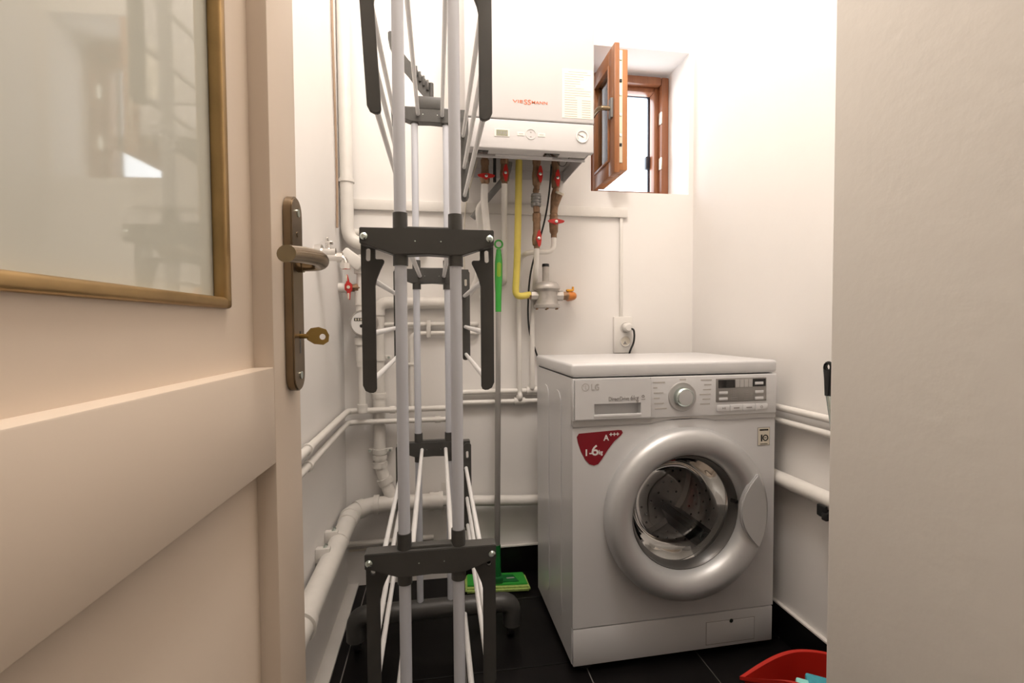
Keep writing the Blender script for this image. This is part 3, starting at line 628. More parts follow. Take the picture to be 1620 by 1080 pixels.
for u_ in (0.248, 0.312):
    b = NB(); box(b, u_, yq-0.001, 1.5335, u_+0.023, yq+0.001, 1.5445, 0.0006, 1); part('menu_button', b, PIPE, CP)
    b = NB(); box(b, u_+0.005, yq-0.0014, 1.538, u_+0.018, yq-0.0009, 1.5405); part('button_print', b, INKL, CP)
b = NB(); lathe(b, [(0.0145, 0), (0.0158, 0), (0.0158, 0.0012), (0.0145, 0.0012)], (0.2905, yq, 1.540), (0, -1, 0), 32, closed=True); part('navigation_ring', b, INSUL, CP)
b = NB(); box(b, 0.2885, yq-0.001, 1.5455, 0.2925, yq, 1.5475); box(b, 0.2885, yq-0.001, 1.532, 0.2925, yq, 1.534); part('button_print', b, INKL, CP)
GX, GZ = 0.4525, 1.5415
b = NB(); lathe(b, [(0.0, 0.001), (0.0165, 0.001), (0.0165, 0.003), (0.0195, 0.003), (0.0200, 0), (0, 0)], (GX, yq, GZ), (0, -1, 0), 36); GA = part('pressure_gauge', b, WHITEP, CP, 'round pressure gauge')
b = NB(); r_ = Matrix.Rotation(math.radians(25), 3, 'Y'); box(b, GX-0.013, yq-0.0022, GZ-0.0008, GX+0.006, yq-0.0012, GZ+0.0008, rot=r_, piv=(GX, yq, GZ)); cyl(b, (GX, yq-0.001, GZ), (GX, yq-0.0026, GZ), 0.0022, 10); part('gauge_needle', b, INK, GA)
b = NB(); pr = arc(GX, GZ, 0.0155, -40, 220, 20)+arc(GX, GZ, 0.0138, 220, -40, 20); prism(b, pr, (0, yq-0.0018, 0), (1, 0, 0), (0, 0, 1), (0, 1, 0), 0.0004); part('gauge_scale', b, INKL, GA)
yl = BY0-0.0006
for tx, sz, x_, z_, wd_ in (('VIE', 0.0125, 0.2345, 1.6315, 0.032), ('SS', 0.0210, 0.2685, 1.628, 0.0215), ('MANN', 0.0125, 0.292, 1.6315, 0.049)):
    part('logo_lettering', text_bm(tx, sz, (x_, yl, z_), (1, 0, 0), (0, 0, 1), 0.0003, 0.0001, 'LEFT', wd_), LOGO, FC)
PP = [at(889, 108, Y=BY0), at(938, 110, Y=BY0), at(938, 188, Y=BY0), at(889, 186, Y=BY0)]
lx0, lx1, lz1, lz0 = PP[0].x, PP[1].x, PP[0].z, PP[3].z
b = NB(); box(b, lx0, BY0-0.0008, lz0, lx1, BY0+0.0002, lz1); LS = part('label_sheet', b, PAPER, FC, 'cream printed instruction label')
b = NB(); random.seed(9)
for k in range(20):
    z_ = lz1-0.009-k*(lz1-lz0-0.014)/19; wd_ = random.choice((0.35, 0.5, 0.62, 0.8, 0.85))*(lx1-lx0)
    x_ = lx0+0.008
    if k == 0: x_, wd_ = lx0+0.02, (lx1-lx0)*0.62
    if k > 11: 
        box(b, x_, BY0-0.0010, z_-0.0009, x_+0.040, BY0-0.0007, z_+0.0009); box(b, x_+0.055, BY0-0.0010, z_-0.0009, x_+0.055+0.028, BY0-0.0007, z_+0.0009)
    else: box(b, x_, BY0-0.0010, z_-0.0007, min(x_+wd_, lx1-0.006), BY0-0.0007, z_+0.0007)
o = part('label_print', b, mat('faint_print', (0.45, 0.41, 0.34), 0.8), LS); o['kind'] = 'stuff'

# ------------------------------------------------------------------ boiler connections
YV = 1.68
def Q(x, y, Y=YV): return at(x, y, Y=Y)
def valve(name_label, px_, ytop, yred, ybot, rx, horiz, Y=YV):
    """brass ball valve on a riser: body between two heights, red butterfly handle facing the room"""
    a, r_, c = Q(px_, ytop, Y), Q(px_+rx, yred, Y), Q(px_, ybot, Y)
    X = a.x
    t = thing('ball_valve', name_label, 'valve', (X, Y, c.z))
    zt, zm, zb = a.z, r_.z, c.z
    b = NB(); lathe(b, [(0, zb-zm), (0.0105, zb-zm), (0.0105, (zb-zm)*0.75), (0.0150, (zb-zm)*0.6), (0.0160, -0.012), (0.0172, 0), (0.0160, 0.014), (0.0140, 0.022), (0.0130, (zt-zm)*0.55), (0.0150, (zt-zm)*0.6), (0.0150, (zt-zm)*0.8), (0.0115, (zt-zm)*0.84), (0.0115, zt-zm), (0, zt-zm)], (X, Y, zm), (0, 0, 1), 20)
    part('valve_body', b, BRASS, t)
    b = NB(); cyl(b, (r_.x, Y-0.012, zm), (r_.x, Y-0.026, zm), 0.0095, 18)
    if horiz: poly = [(-0.031, 0.003), (-0.026, -0.003), (-0.012, -0.006), (0.012, -0.006), (0.026, -0.003), (0.031, 0.003), (0.024, 0.006), (0.010, 0.009), (-0.010, 0.009), (-0.024, 0.006)]
    else: poly = [(0.003, -0.031), (-0.003, -0.026), (-0.007, -0.012), (-0.007, 0.012), (-0.003, 0.026), (0.003, 0.031), (0.006, 0.024), (0.009, 0.010), (0.009, -0.010), (0.006, -0.024)]
    prism(b, poly, (r_.x, Y-0.029, zm), (1, 0, 0), (0, 0, 1), (0, 1, 0), 0.006, 0.001)
    hd = part('valve_handle', b, RED, t, 'red butterfly handle')
    b = NB(); lathe(b, [(0, 0.003), (0.003, 0.003), (0.0055, 0.002), (0.006, 0)], (r_.x, Y-0.0285, zm), (0, -1, 0), 14); part('handle_screw', b, STEEL, hd)
    return t
GV = 'valves under the boiler'
valve('brass valve with a horizontal red handle beside the black hose stub', 767, 246, 282, 294, 1, True)
valve('brass valve with a red handle next to the yellow gas pipe, left of it', 798, 246, 277, 291, 0, False)
valve('brass valve with a red handle directly above the grey ribbed filter', 849, 246, 279, 300, 3, False)
valve('brass valve with a red handle above the brass strainer', 879, 246, 285, 303, 0, False)
valve('lower brass valve with a red handle on the riser above the gas regulator', 849, 328, 379, 393, 1, False)
valve('lower brass valve with a wide red handle under the brass strainer', 876, 336, 353, 376, 1, True)
# ribbed filter
p = Q(848, 317); t = thing('inline_filter', 'small grey ribbed inline filter between two valves', 'filter', (p.x, YV, p.z-0.03))
b = NB(); prof = [(0, -0.022), (0.017, -0.022)]
for k in range(4): prof += [(0.0185, -0.018+0.010*k), (0.0185, -0.013+0.010*k), (0.0165, -0.012+0.010*k), (0.0165, -0.009+0.010*k)]
prof += [(0.0175, 0.022), (0, 0.022)]
lathe(b, prof, (p.x, YV, p.z), (0, 0, 1), 24); part('filter_body', b, mat('filter_grey', (0.24, 0.235, 0.23), 0.35, 0.5, var=0.1), t)
b = NB(); lathe(b, [(0, -0.040), (0.010, -0.040), (0.011, -0.022), (0, -0.022)], (p.x, YV, p.z), (0, 0, 1), 16); part('filter_nut', b, BRASS, t); b = NB(); lathe(b, [(0, 0.022), (0.008, 0.022), (0.012, 0.032), (0.010, 0.042), (0, 0.042)], (p.x, YV, p.z), (0, 0, 1), 16); part('filter_nut', b, BRASS, t)
# strainer
p0, p1 = Q(879, 300), Q(876, 338); t = thing('strainer', 'brown brass strainer with a pale ring under a red valve', 'strainer', (p1.x, YV, p1.z))
b = NB(); tube(b, [p0, p0.lerp(p1, 0.25), p1], [0.012, 0.016, 0.0135], 18); tube(b, [p0.lerp(p1, 0.75), p0.lerp(p1, 0.20)+Vector((0.012, -0.020, 0))], 0.0125, 18); part('strainer_body', b, BRASS, t)
q = p0.lerp(p1, 0.20)+Vector((0.012, -0.020, 0)); d_ = (q-p0.lerp(p1, 0.75)).normalized()
b = NB(); lathe(b, [(0.010, -0.004), (0.0158, -0.004), (0.0158, 0.003), (0.010, 0.003)], q, d_, 20, closed=True); part('strainer_ring', b, CREAMP, t)
# risers and hoses
def pipe(nm, pts, r, m, label, cat='pipe', fr=0.03, group=None, seg=16):
    b = NB(); tube(b, pts, r, seg, fr=fr); return single(nm, b, m, label, cat, group)
p = Q(767, 292)
pipe('flexible_pipe', [p, Q(766, 320), Q(769, 345), Q(771, 375), Q(770, 400), at(766, 440, Y=1.74), at(764, 470, Y=1.76)], 0.0125, INSUL, 'white wrapped pipe hanging from the valve with the horizontal handle', fr=0.04)
pipe('flexible_pipe', [at(767, 318, Y=1.71), Q(757, 330, 1.72), at(758, 345, Y=1.73), at(764, 375, Y=1.75), at(765, 400, Y=1.76), at(752, 452, Y=1.77), at(738, 470, Y=1.77), at(715, 476, Y=1.77)], 0.0125, INSUL, 'white curved wrapped pipe bending away behind the airer', fr=0.04)
z_ = at(798, 448, Y=YV).z; xx = Q(798, 290).x
z_ = at(798, 446, Y=1.75).z
pipe('water_riser', [Q(798, 289), at(798, 300, Y=1.69), at(798, 345, Y=1.75), at(798, 446, Y=1.75), (at(798, 446, Y=1.75).x, YB+0.01, z_)], 0.0105, PIPE, 'straight white pipe running down beside the yellow gas pipe into the wall', fr=0.022)
pipe('black_hose_stub', [Q(782.5, 245), Q(782.5, 288)], 0.0055, RUBBER, 'short black hose stub under the boiler', 'hose')
pipe('drain_hose', [Q(806, 246, 1.72), Q(805, 268, 1.73), Q(796, 285, 1.74), Q(775, 310, 1.76), Q(760, 328, 1.77), Q(748, 345, 1.775)], 0.0115, GREYH, 'grey drain hose crossing behind the valves', 'hose', fr=0.05)
ge = at(839, 466, Y=1.725)
pipe('gas_pipe', [Q(821, 246, 1.70), Q(820, 330, 1.70), Q(818, 420, 1.71), Q(815, 470, 1.715), ge], 0.0125, YELLOW, 'bright yellow gas pipe running from the boiler to the regulator', fr=0.07)
pipe('water_riser', [Q(849, 391), at(848, 432, Y=1.70), at(846, 455, Y=1.765), at(842, 500, Y=1.77), at(842, 614, Y=1.778)], 0.0095, PIPE, 'long white riser passing behind the gas regulator', fr=0.05)
zz = Q(876, 398).z
pipe('water_riser', [Q(876, 374), (Q(876, 398).x, YV, zz), (0.33, 1.70, zz), (0.311, 1.76, zz-0.01), (0.309, 1.785, zz-0.09), (0.309, 1.785, 0.70), (0.309, 1.772, 0.685), (0.309, 1.790, 0.668)], 0.0095, PIPE, 'white pipe elbowing left under the strainer and down behind the gas pipe', fr=0.028)
pipe('black_cable', [Q(873, 246, 1.72), Q(870, 300, 1.735), Q(863, 345, 1.745), Q(852, 385, 1.75), at(840, 425, Y=1.752), at(836, 460, Y=1.752), at(835, 500, Y=1.76), at(838, 530, Y=1.785), at(848, 556, Y=1.788), at(856, 585, Y=1.788)], 0.0034, RUBBER, 'black cable hanging from the boiler behind the valves', 'cable', fr=0.06, seg=10)
pipe('thin_cable', [Q(757, 240, 1.70), Q(753, 262, 1.73), Q(745, 290, 1.76), Q(737, 318, 1.785), Q(735, 350, 1.795), Q(734, 420, 1.795), Q(740, 480, 1.795)], 0.0024, CABLEW, 'thin pale cable hanging beside the boiler', 'cable', fr=0.06, seg=8)
pipe('boiler_wire', [Q(902, 246, 1.62), Q(893, 264, 1.62), Q(884, 262, 1.64), Q(881, 250, 1.64)], 0.0012, RUBBER, 'thin dark wire loop under the right end of the boiler', 'cable', fr=0.03, seg=6)
# gas regulator
gp = at(865, 466, Y=1.725)
t = thing('gas_regulator', 'cast grey gas regulator with an upright chimney cap', 'gas regulator', gp)
b = NB(); lathe(b, [(0, -0.050), (0.046, -0.050), (0.048, -0.047), (0.048, -0.038), (0.042, -0.034), (0.039, -0.015), (0.040, 0.010), (0.045, 0.016), (0.049, 0.020), (0.049, 0.028), (0.044, 0.036), (0.036, 0.044), (0.014, 0.049), (0, 0.049)], gp, (0, 0, 1), 36); part('regulator_body', b, CAST, t)
b = NB(); cyl(b, gp+Vector((-0.004, 0, 0.046)), gp+Vector((-0.004, 0, 0.103)), 0.0125, 20); part('regulator_chimney', b, CAST, t)
b = NB(); lathe(b, [(0, 0.113), (0.0120, 0.113), (0.0132, 0.110), (0.0132, 0.102), (0, 0.102)], gp+Vector((-0.004, 0, 0)), (0, 0, 1), 20); part('chimney_cap', b, RUBBER, t)
for s in (-1, 1):
    b = NB(); cyl(b, gp+Vector((s*0.034, 0, -0.004)), gp+Vector((s*0.060, 0, -0.004)), 0.019, 8); part('port', b, CAST, t)
for a in range(0, 360, 60):
    a = math.radians(a+20); c = gp+Vector((math.cos(a)*0.042, math.sin(a)*0.042, 0))
    b = NB(); cyl(b, c+Vector((0, 0, -0.055)), c+Vector((0, 0, -0.049)), 0.0045, 6); part('screw', b, BRASS, t)
c0 = gp+Vector((-0.060, 0, -0.004)); b = NB(); cyl(b, c0, c0+Vector((-0.014, 0, 0)), 0.0135, 6); part('hose_nut', b, BRASS, t)
c0 = gp+Vector((0.060, 0, -0.004))
t = thing('gas_cock', 'gas cock with an orange painted elbow and amber handle', 'valve', c0)
b = NB(); cyl(b, c0, c0+Vector((0.012, 0, 0)), 0.0175, 6); cyl(b, c0+Vector((0.012, 0, 0)), c0+Vector((0.022, 0, 0)), 0.0155, 20); part('cock_nut', b, BRASS, t)
b = NB(); tube(b, [c0+Vector((0.018, 0, 0)), c0+Vector((0.040, 0, 0)), c0+Vector((0.046, 0.045, 0)), c0+Vector((0.046, 0.095, 0))], 0.0155, 18, fr=0.030); part('cock_elbow', b, ORANGE, t)
b = NB(); box(b, c0.x+0.014, c0.y-0.010, c0.z+0.016, c0.x+0.040, c0.y+0.006, c0.z+0.024, 0.002); box(b, c0.x+0.036, c0.y-0.008, c0.z+0.018, c0.x+0.042, c0.y+0.004, c0.z+0.034, 0.002); cyl(b, c0+Vector((0.026, -0.002, 0.010)), c0+Vector((0.026, -0.002, 0.020)), 0.006, 12); part('cock_handle', b, AMBER, t)

# ------------------------------------------------------------------ pipes on the walls
def ringb(b, c, ax, r0, r1, w_, seg=24): return lathe(b, [(r0, -w_/2), (r1, -w_/2), (r1, w_/2), (r0, w_/2)], c, ax, seg, closed=True)
xw, yw = XL+0.020, YB-0.020
for zl, zr_, xj, lb in ((0.657, 0.707, 0.076, 'upper thin white water pipe running round the walls'), (0.616, 0.668, 0.054, 'lower thin white water pipe running round the walls')):
    t = thing('water_pipe', lb, 'pipe', (0, yw, zl))
    r_ = 0.0105 if zl > .64 else 0.0095
    b = NB(); yl_ = 1.752; tube(b, [(xw, 0.10, zl), (xw, yl_, zl), (xj, yl_, zl), (xj, yw, zr_), (XR-0.022, yw, zr_), (XR-0.022, NIBY-0.01, zr_)], r_, 14, fr=0.030); part('pipe_run', b, PIPE, t)
    for yc in (1.22, 0.80):
        b = NB(); ringb(b, (xw, yc, zl), (0, 1, 0), r_, r_+0.004, 0.014); box(b, XL, yc-0.006, zl-0.006, xw, yc+0.006, zl+0.006, 0.001); part('pipe_clip', b, PIPE, t)
    for xc in (-0.16,) if zl > .64 else (0.0,):
        b = NB(); ringb(b, (xc, yl_, zl), (1, 0, 0), r_, r_+0.003, 0.02); part('pipe_socket', b, PIPE, t)
    xc = 0.357 if zl > .64 else 0.309
    b = NB(); ringb(b, (xc, yw, zr_), (1, 0, 0), r_, r_+0.0045, 0.042); cyl(b, (xc, yw-0.002, zr_), (xc, yw-0.002, zr_+0.024), r_+0.003, 14); part('tee', b, PIPE, t)
# corner riser
t = thing('corner_riser', 'thick white vertical pipe in the wall corner bending right at its foot', 'pipe', (-0.304, 1.76, 1.25))
b = NB(); rx = -0.3075
tube(b, [(rx-0.006, 1.765, HC), (rx, 1.765, 1.252), (-0.05, 1.765, 1.246), (-0.05, YB+0.01, 1.246)], 0.0225, 20, fr=0.055); part('pipe_run', b, PIPE, t)
b = NB(); tube(b, [(-0.295, YB+0.005, 1.291), (-0.285, 1.775, 1.291), (-0.08, 1.775, 1.291), (-0.08, YB+0.01, 1.291)], 0.0125, 16, fr=0.02); part('branch_pipe', b, PIPE, t)
b = NB(); ringb(b, (rx, 1.765, 1.468), (0, 0, 1), 0.0225, 0.0265, 0.012); box(b, XL, 1.758, 1.463, rx, 1.772, 1.473, 0.001); part('pipe_clip', b, PIPE, t)
pipe('brown_cable', [at(524, -40, X=XL+0.006), at(526, 60, X=XL+0.006), at(531, 200, X=XL+0.006), at(533.5, 300, X=XL+0.006), at(533.5, 360, X=XL+0.006)], 0.0040, CABLEB, 'thin brown cable running down beside the corner pipe', 'cable', fr=0.2, seg=8)
# soil stack
t = thing('waste_stack', 'vertical white waste pipe with collars behind the airer', 'pipe', (-0.207, 1.765, 0.36))
b = NB(); sx = -0.2107
tube(b, [(0.06, 1.786, 1.040), (sx, 1.786, 1.043), (sx, 1.786, 0.447), (-0.187, 1.780, 0.375), (-0.165, 1.765, 0.318)], 0.0215, 20, fr=0.045); part('pipe_run', b, PIPE, t)
for zc, rr, wd_ in ((1.005, 0.0255, 0.018), (0.965, 0.0240, 0.05), (0.842, 0.026, 0.020), (0.705, 0.026, 0.018), (0.675, 0.0235, 0.05), (0.480, 0.0255, 0.016), (0.452, 0.0265, 0.020)):
    b = NB(); ringb(b, (sx, 1.786, zc), (0, 0, 1), 0.0215, rr, wd_); part('collar', b, PIPE, t)
b = NB(); ringb(b, Vector((-0.193, 1.782, 0.392)), Vector((0.42, 0, -1)), 0.0215, 0.0270, 0.024); part('collar', b, PIPE, t)
for zc in (0.842, 0.502):
    b = NB(); box(b, sx-0.040 if zc < .6 else sx+0.01, YB-0.022, zc-0.007, sx+0.045, YB-0.014, zc+0.009, 0.002); ringb(b, (sx, 1.786, zc), (0, 0, 1), 0.0215, 0.0255, 0.018); CLP = part('pipe_clip', b, PIPE, t)
    for s in ((-1, 1) if zc < .6 else (1,)):
        b = NB(); cyl(b, (sx+s*0.036, YB-0.021, zc+0.001), (sx+s*0.036, YB-0.027, zc+0.001), 0.0045, 10); part('clip_screw', b, STEEL, CLP)
# main drain along the left and back wall
zd, xd, yd = 0.313, -0.297, 1.760
t = thing('drain_pipe', 'thick white drain pipe running low round the left corner', 'pipe', (xd, 1.4, zd))
b = NB(); tube(b, [(xd, 0.92, zd-0.006), (xd, 1.70, zd), (xd+0.055, yd, zd), (0.0, yd, zd)], 0.0285, 24, fr=0.03); part('pipe_run', b, PIPE, t)
b = NB(); tube(b, [(-0.01, yd, zd), (0.33, 1.772, 0.290), (0.96, 1.775, 0.287), (0.96, YB+0.01, 0.287)], 0.0195, 20, fr=0.03); part('reduced_pipe', b, PIPE, t)
for c, ax, rr, wd_ in (((xd, 1.655, zd), (0, 1, 0), 0.0345, 0.018), ((xd, 1.63, zd), (0, 1, 0), 0.0315, 0.06), ((xd+0.075, yd, zd), (1, 0, 0), 0.0345, 0.018), ((-0.025, yd, zd), (1, 0, 0), 0.0335, 0.016), ((0.008, yd, zd), (1, 0, 0), 0.0335, 0.016), ((-0.008, yd, zd), (1, 0, 0), 0.0310, 0.045), ((xd, 1.07, zd-0.003), (0, 1, 0), 0.0345, 0.020), ((xd, 1.47, zd-0.001), (0, 1, 0), 0.0305, 0.014), ((xd+0.022, 1.725, zd), (0.7, 0.7, 0), 0.0325, 0.03)):
    b = NB(); ringb(b, c, ax, 0.027, rr, wd_, 28); part('collar', b, PIPE, t)
for yc in (1.47, 1.36):
    b = NB(); box(b, XL, yc-0.010, zd-0.004, xd, yc+0.010, zd+0.036, 0.002); CLP = part('pipe_clip', b, PIPE, t)
    b = NB(); cyl(b, (xd-0.015, yc, zd+0.034), (xd-0.010, yc, zd+0.044), 0.005, 10); part('clip_screw', b, STEEL, CLP)
for zc in (zd+0.046, zd-0.046):
    b = NB(); prism(b, rrect(-0.009, -0.016, 0.009, 0.016, 0.008), (0.018, YB-0.035, zc), (1, 0, 0), (0, 0, 1), (0, 1, 0), 0.004); part('clip_ear', b, PIPE, t)
# small pair behind the airer
pipe('small_water_pipe', [(-0.225, yw, 0.963), (0.15, yw, 0.963), (0.15, YB+0.01, 0.963)], 0.0085, PIPE, 'short thin white pipe crossing behind the airer at machine-top height', fr=0.02)
t = thing('small_water_pipe', 'thin white pipe turning from vertical to horizontal behind the airer', 'pipe', (-0.093, yw, 0.66))
b = NB(); tube(b, [(-0.093, yw-0.002, 0.658), (-0.093, yw-0.002, 0.930), (0.15, yw-0.002, 0.930), (0.15, YB+0.01, 0.930)], 0.0085, 14, fr=0.028); part('pipe_run', b, PIPE, t)
for xc, zc in ((-0.03, 0.946),):
    b = NB(); box(b, xc-0.008, YB-0.034, zc-0.032, xc+0.008, YB-0.006, zc+0.032, 0.004); part('pipe_clip', b, PIPE, t)
b = NB(); box(b, -0.135, YB-0.034, 0.812, -0.083, YB-0.008, 0.822, 0.003); part('pipe_clip', b, PIPE, t)
pipe('floor_level_pipe', [(XL+0.005, YB-0.013, 0.158), (-0.02, YB-0.013, 0.163)], 0.010, PIPE, 'thin white pipe low on the back wall under the drain pipe', fr=0)
pipe('floor_level_cable', [(XL+0.005, YB-0.006, 0.132), (-0.02, YB-0.006, 0.136)], 0.004, CABLEW, 'thin cable low on the back wall below the lowest pipe', 'cable', fr=0, seg=8)
# right-hand drain pipe
t = thing('drain_pipe', 'thick white pipe along the right wall below the two thin pipes', 'pipe', (XR-0.03, 1.1, 0.49))
b = NB(); tube(b, [(XR-0.028, NIBY-0.01, 0.498), (XR-0.028, YB+0.01, 0.498)], 0.0215, 20); part('pipe_run', b, PIPE, t)
b = NB(); box(b, XR-0.056, 1.066, 0.458, XR-0.046, 1.094, 0.488, 0.003); box(b, XR-0.058, 1.060, 0.452, XR-0.030, 1.076, 0.472, 0.003); box(b, XR-0.052, 1.082, 0.455, XR-0.010, 1.094, 0.470, 0.003); part('black_clip', b, RUBBER, t, 'black plastic clip under the pipe')

# ------------------------------------------------------------------ water meter group on the left
wx, wyy = -0.262, 1.735
t = thing('water_meter', 'round water meter on white pipework beside the red wall valve', 'water meter', (wx, wyy, 0.97))
b = NB(); tube(b, [(wx-0.004, wyy, 1.205), (wx, wyy, 1.15), (wx, wyy, 0.665)], 0.0125, 16, fr=0.01)
for zc, rr, wd_ in ((1.165, 0.021, 0.05), (1.055, 0.020, 0.05), (1.015, 0.017, 0.03), (0.905, 0.023, 0.026), (0.865, 0.019, 0.06), (0.825, 0.017, 0.02), (0.668, 0.017, 0.03)):
    ringb(b, (wx, wyy, zc), (0, 0, 1), 0.011, rr, wd_)
part('meter_pipework', b, PIPE, t)
b = NB(); box(b, -0.01, -0.02, -0.022, 0.07, 0.02, 0.022, 0.008, rot=Matrix.Rotation(math.radians(38), 3, 'Y'), piv=(0, 0, 0))
for v in b.verts: v.co += Vector((wx-0.045, wyy-0.02, 1.205))
part('meter_elbow', b, PIPE, t)
b = NB(); lathe(b, [(0, -0.02), (0.040, -0.02), (0.046, -0.010), (0.0465, 0.030), (0.044, 0.034), (0.0405, 0.034), (0.0405, 0.031), (0, 0.031)], (wx+0.012, wyy, 0.968), (0, -1, 0), 36); MT = part('meter_body', b, CAST, t)
b = NB(); lathe(b, [(0, 0.0325), (0.040, 0.0325), (0.040, 0.031)], (wx+0.012, wyy, 0.968), (0, -1, 0), 36); part('meter_face', b, WHITEP, MT, 'white dial face')
yf = wyy-0.0335; b = NB(); box(b, wx-0.018, yf, 0.975, wx+0.034, yf+0.001, 0.986); prism(b, arc(wx+0.006, 0.958, 0.006, 0, 330, 10), (0, yf, 0), (1, 0, 0), (0, 0, 1), (0, 1, 0), 0.001); part('counter_window', b, BLACKP, MT)
b = NB()
for k in range(5): box(b, wx-0.0145+0.0085*k, yf-0.0005, 0.977, wx-0.0095+0.0085*k, yf+0.0002, 0.984)
part('counter_digit', b, CREAMP, MT)
# red wall valve
vz = 1.091; t = thing('wall_valve', 'brass wall valve with a red and white butterfly handle beside the meter', 'valve', (-0.30, wyy, vz))
b = NB(); cyl(b, (XL, wyy, vz), (-0.312, wyy, vz), 0.017, 16); cyl(b, (-0.312, wyy, vz), (-0.300, wyy, vz), 0.0205, 8); part('wall_socket', b, PIPE, t)
b = NB(); cyl(b, (-0.300, wyy, vz), (-0.262, wyy, vz), 0.013, 8); cyl(b, (-0.280, wyy, vz), (-0.268, wyy, vz), 0.016, 6); part('valve_body', b, BRASS, t)
b = NB(); prism(b, [(0.004, -0.044), (-0.004, -0.040), (-0.006, -0.016), (-0.013, -0.008), (-0.013, 0.008), (-0.008, 0.016), (-0.010, 0.040), (-0.003, 0.044), (0.003, 0.018), (0.012, 0.010), (0.012, -0.010), (0.006, -0.018)], (-0.297, wyy-0.030, vz), (1, 0, 0), (0, 0, 1), (0, 1, 0), 0.008, 0.0015); cyl(b, (-0.297, wyy-0.024, vz), (-0.297, wyy-0.008, vz), 0.008, 12)
hd = part('valve_handle', b, RED, t, 'red butterfly handle')
b = NB(); box(b, -0.3065, wyy-0.0315, vz+0.020, -0.3005, wyy-0.0285, vz+0.041, 0.001); box(b, -0.3005, wyy-0.0315, vz-0.041, -0.2945, wyy-0.0285, vz-0.020, 0.001); cyl(b, (-0.297, wyy-0.030, vz), (-0.297, wyy-0.034, vz), 0.0055, 12); part('handle_inlay', b, CREAMP, hd)
# chrome tap on the left wall
ty, tz = 1.42, 1.160; t = thing('wall_tap', 'chrome and white washing-machine tap behind the door handle', 'tap', (XL, ty, tz))
b = NB(); cyl(b, (XL, ty, tz+0.006), (XL+0.018, ty, tz+0.006), 0.022, 20); cyl(b, (XL+0.018, ty, tz+0.006), (XL+0.055, ty, tz+0.006), 0.0125, 18); part('tap_body', b, CHROME, t)
b = NB(); tube(b, [(XL+0.03, ty, tz-0.008), (XL+0.075, ty, tz-0.008), (XL+0.080, ty, tz-0.040)], 0.0105, 16, fr=0.012); cyl(b, (XL+0.080, ty, tz-0.024), (XL+0.080, ty, tz-0.040), 0.0150, 6); cyl(b, (XL+0.058, ty, tz-0.008), (XL+0.074, ty, tz-0.008), 0.0145, 8); part('tap_outlet', b, CHROME, t)
b = NB(); cyl(b, (XL+0.034, ty, tz+0.012), (XL+0.034, ty, tz+0.030), 0.006, 12); box(b, XL+0.026, ty-0.006, tz+0.028, XL+0.048, ty+0.006, tz+0.038, 0.003); box(b, XL+0.028, ty-0.005, tz+0.036, XL+0.036, ty+0.005, tz+0.048, 0.002); part('tap_lever', b, CHROME, t)

# ------------------------------------------------------------------ socket with plug
t = thing('wall_socket', 'white double wall socket above the washing machine', 'socket', (0.728, YB, 0.86))
b = NB(); box(b, 0.690, YB-0.012, 0.845, 0.768, YB, 0.990, 0.004); part('socket_plate', b, SOCK, t)
for zc in (0.946, 0.892):
    b = NB(); lathe(b, [(0.0185, 0.012), (0.0195, 0.0155), (0.021, 0.0155), (0.0215, 0.012)], (0.738, YB, zc), (0, -1, 0), 28, closed=True); part('socket_ring', b, SOCK, t)
b = NB(); lathe(b, [(0, 0.0125), (0.0187, 0.0125), (0.0187, 0.0118)], (0.738, YB, 0.892), (0, -1, 0), 28); part('socket_well', b, CABLEW, t)
b = NB(); prism(b, [(-0.010, -0.006), (0.006, -0.006), (-0.002, 0.007)], (0.738, YB-0.0135, 0.886), (1, 0, 0), (0, 0, 1), (0, 1, 0), 0.001); part('socket_mark', b, INK, t)
t = thing('power_plug', 'white round power plug with a black cable in the upper socket', 'plug', (0.741, YB-0.02, 0.944))
b = NB(); lathe(b, [(0, 0.045), (0.012, 0.044), (0.0175, 0.038), (0.0185, 0.013), (0, 0.013)], (0.740, YB, 0.946), (0, -1, 0), 28); part('plug_body', b, SOCK, t)
b = NB(); tube(b, [(0.748, YB-0.040, 0.943), (0.758, YB-0.046, 0.938), (0.763, YB-0.042, 0.915), (0.762, YB-0.036, 0.885), (0.750, YB-0.034, 0.860), (0.742, YB-0.034, 0.835)], 0.0038, 10, fr=0.02); part('plug_cable', b, RUBBER, t)

# ------------------------------------------------------------------ flat mop leaning on the back wall
t = thing('flat_mop', 'flat floor mop with a bright green handle and green mop plate', 'mop', (0.21, 1.70, 0))
base, topp = Vector((0.207, 1.700, 0.05)), Vector((0.222, 1.703, 1.268))
d_ = (topp-base)
b = NB(); cyl(b, base+d_*0.05, base+d_*0.53, 0.0105, 16); cyl(b, base+d_*0.52, base+d_*0.80, 0.0092, 16); lathe(b, [(0, -0.008), (0.0115, -0.008), (0.0115, 0.02), (0, 0.02)], base+d_*0.53, d_, 16); part('shaft', b, mat('mop_shaft', (0.44, 0.42, 0.40), 0.35, 0.6, var=0.04), t)
b = NB(); pts = [base+d_*k for k in (0.785, 0.84, 0.885, 0.93, 0.968)]; tube(b, pts, [0.0105, 0.0112, 0.0135, 0.0135, 0.0085], 18); part('handle_sleeve', b, GREEN, t, 'green tapered handle')
b = NB(); tube(b, [base+d_*k+Vector((0, -0.0045, 0)) for k in (0.868, 0.89, 0.925, 0.95)], [0.004, 0.0100, 0.0100, 0.004], 16); part('soft_grip', b, LIME, t, 'lime green grip inlay')
b = NB(); cc = base+d_*0.983
tor = [cc+Vector((0.0135*math.cos(a), 0, 0.0135*math.sin(a))) for a in [2*math.pi*k/20 for k in range(21)]]; tube(b, tor, 0.0032, 8, caps=False); part('hanging_ring', b, GREEN, t)
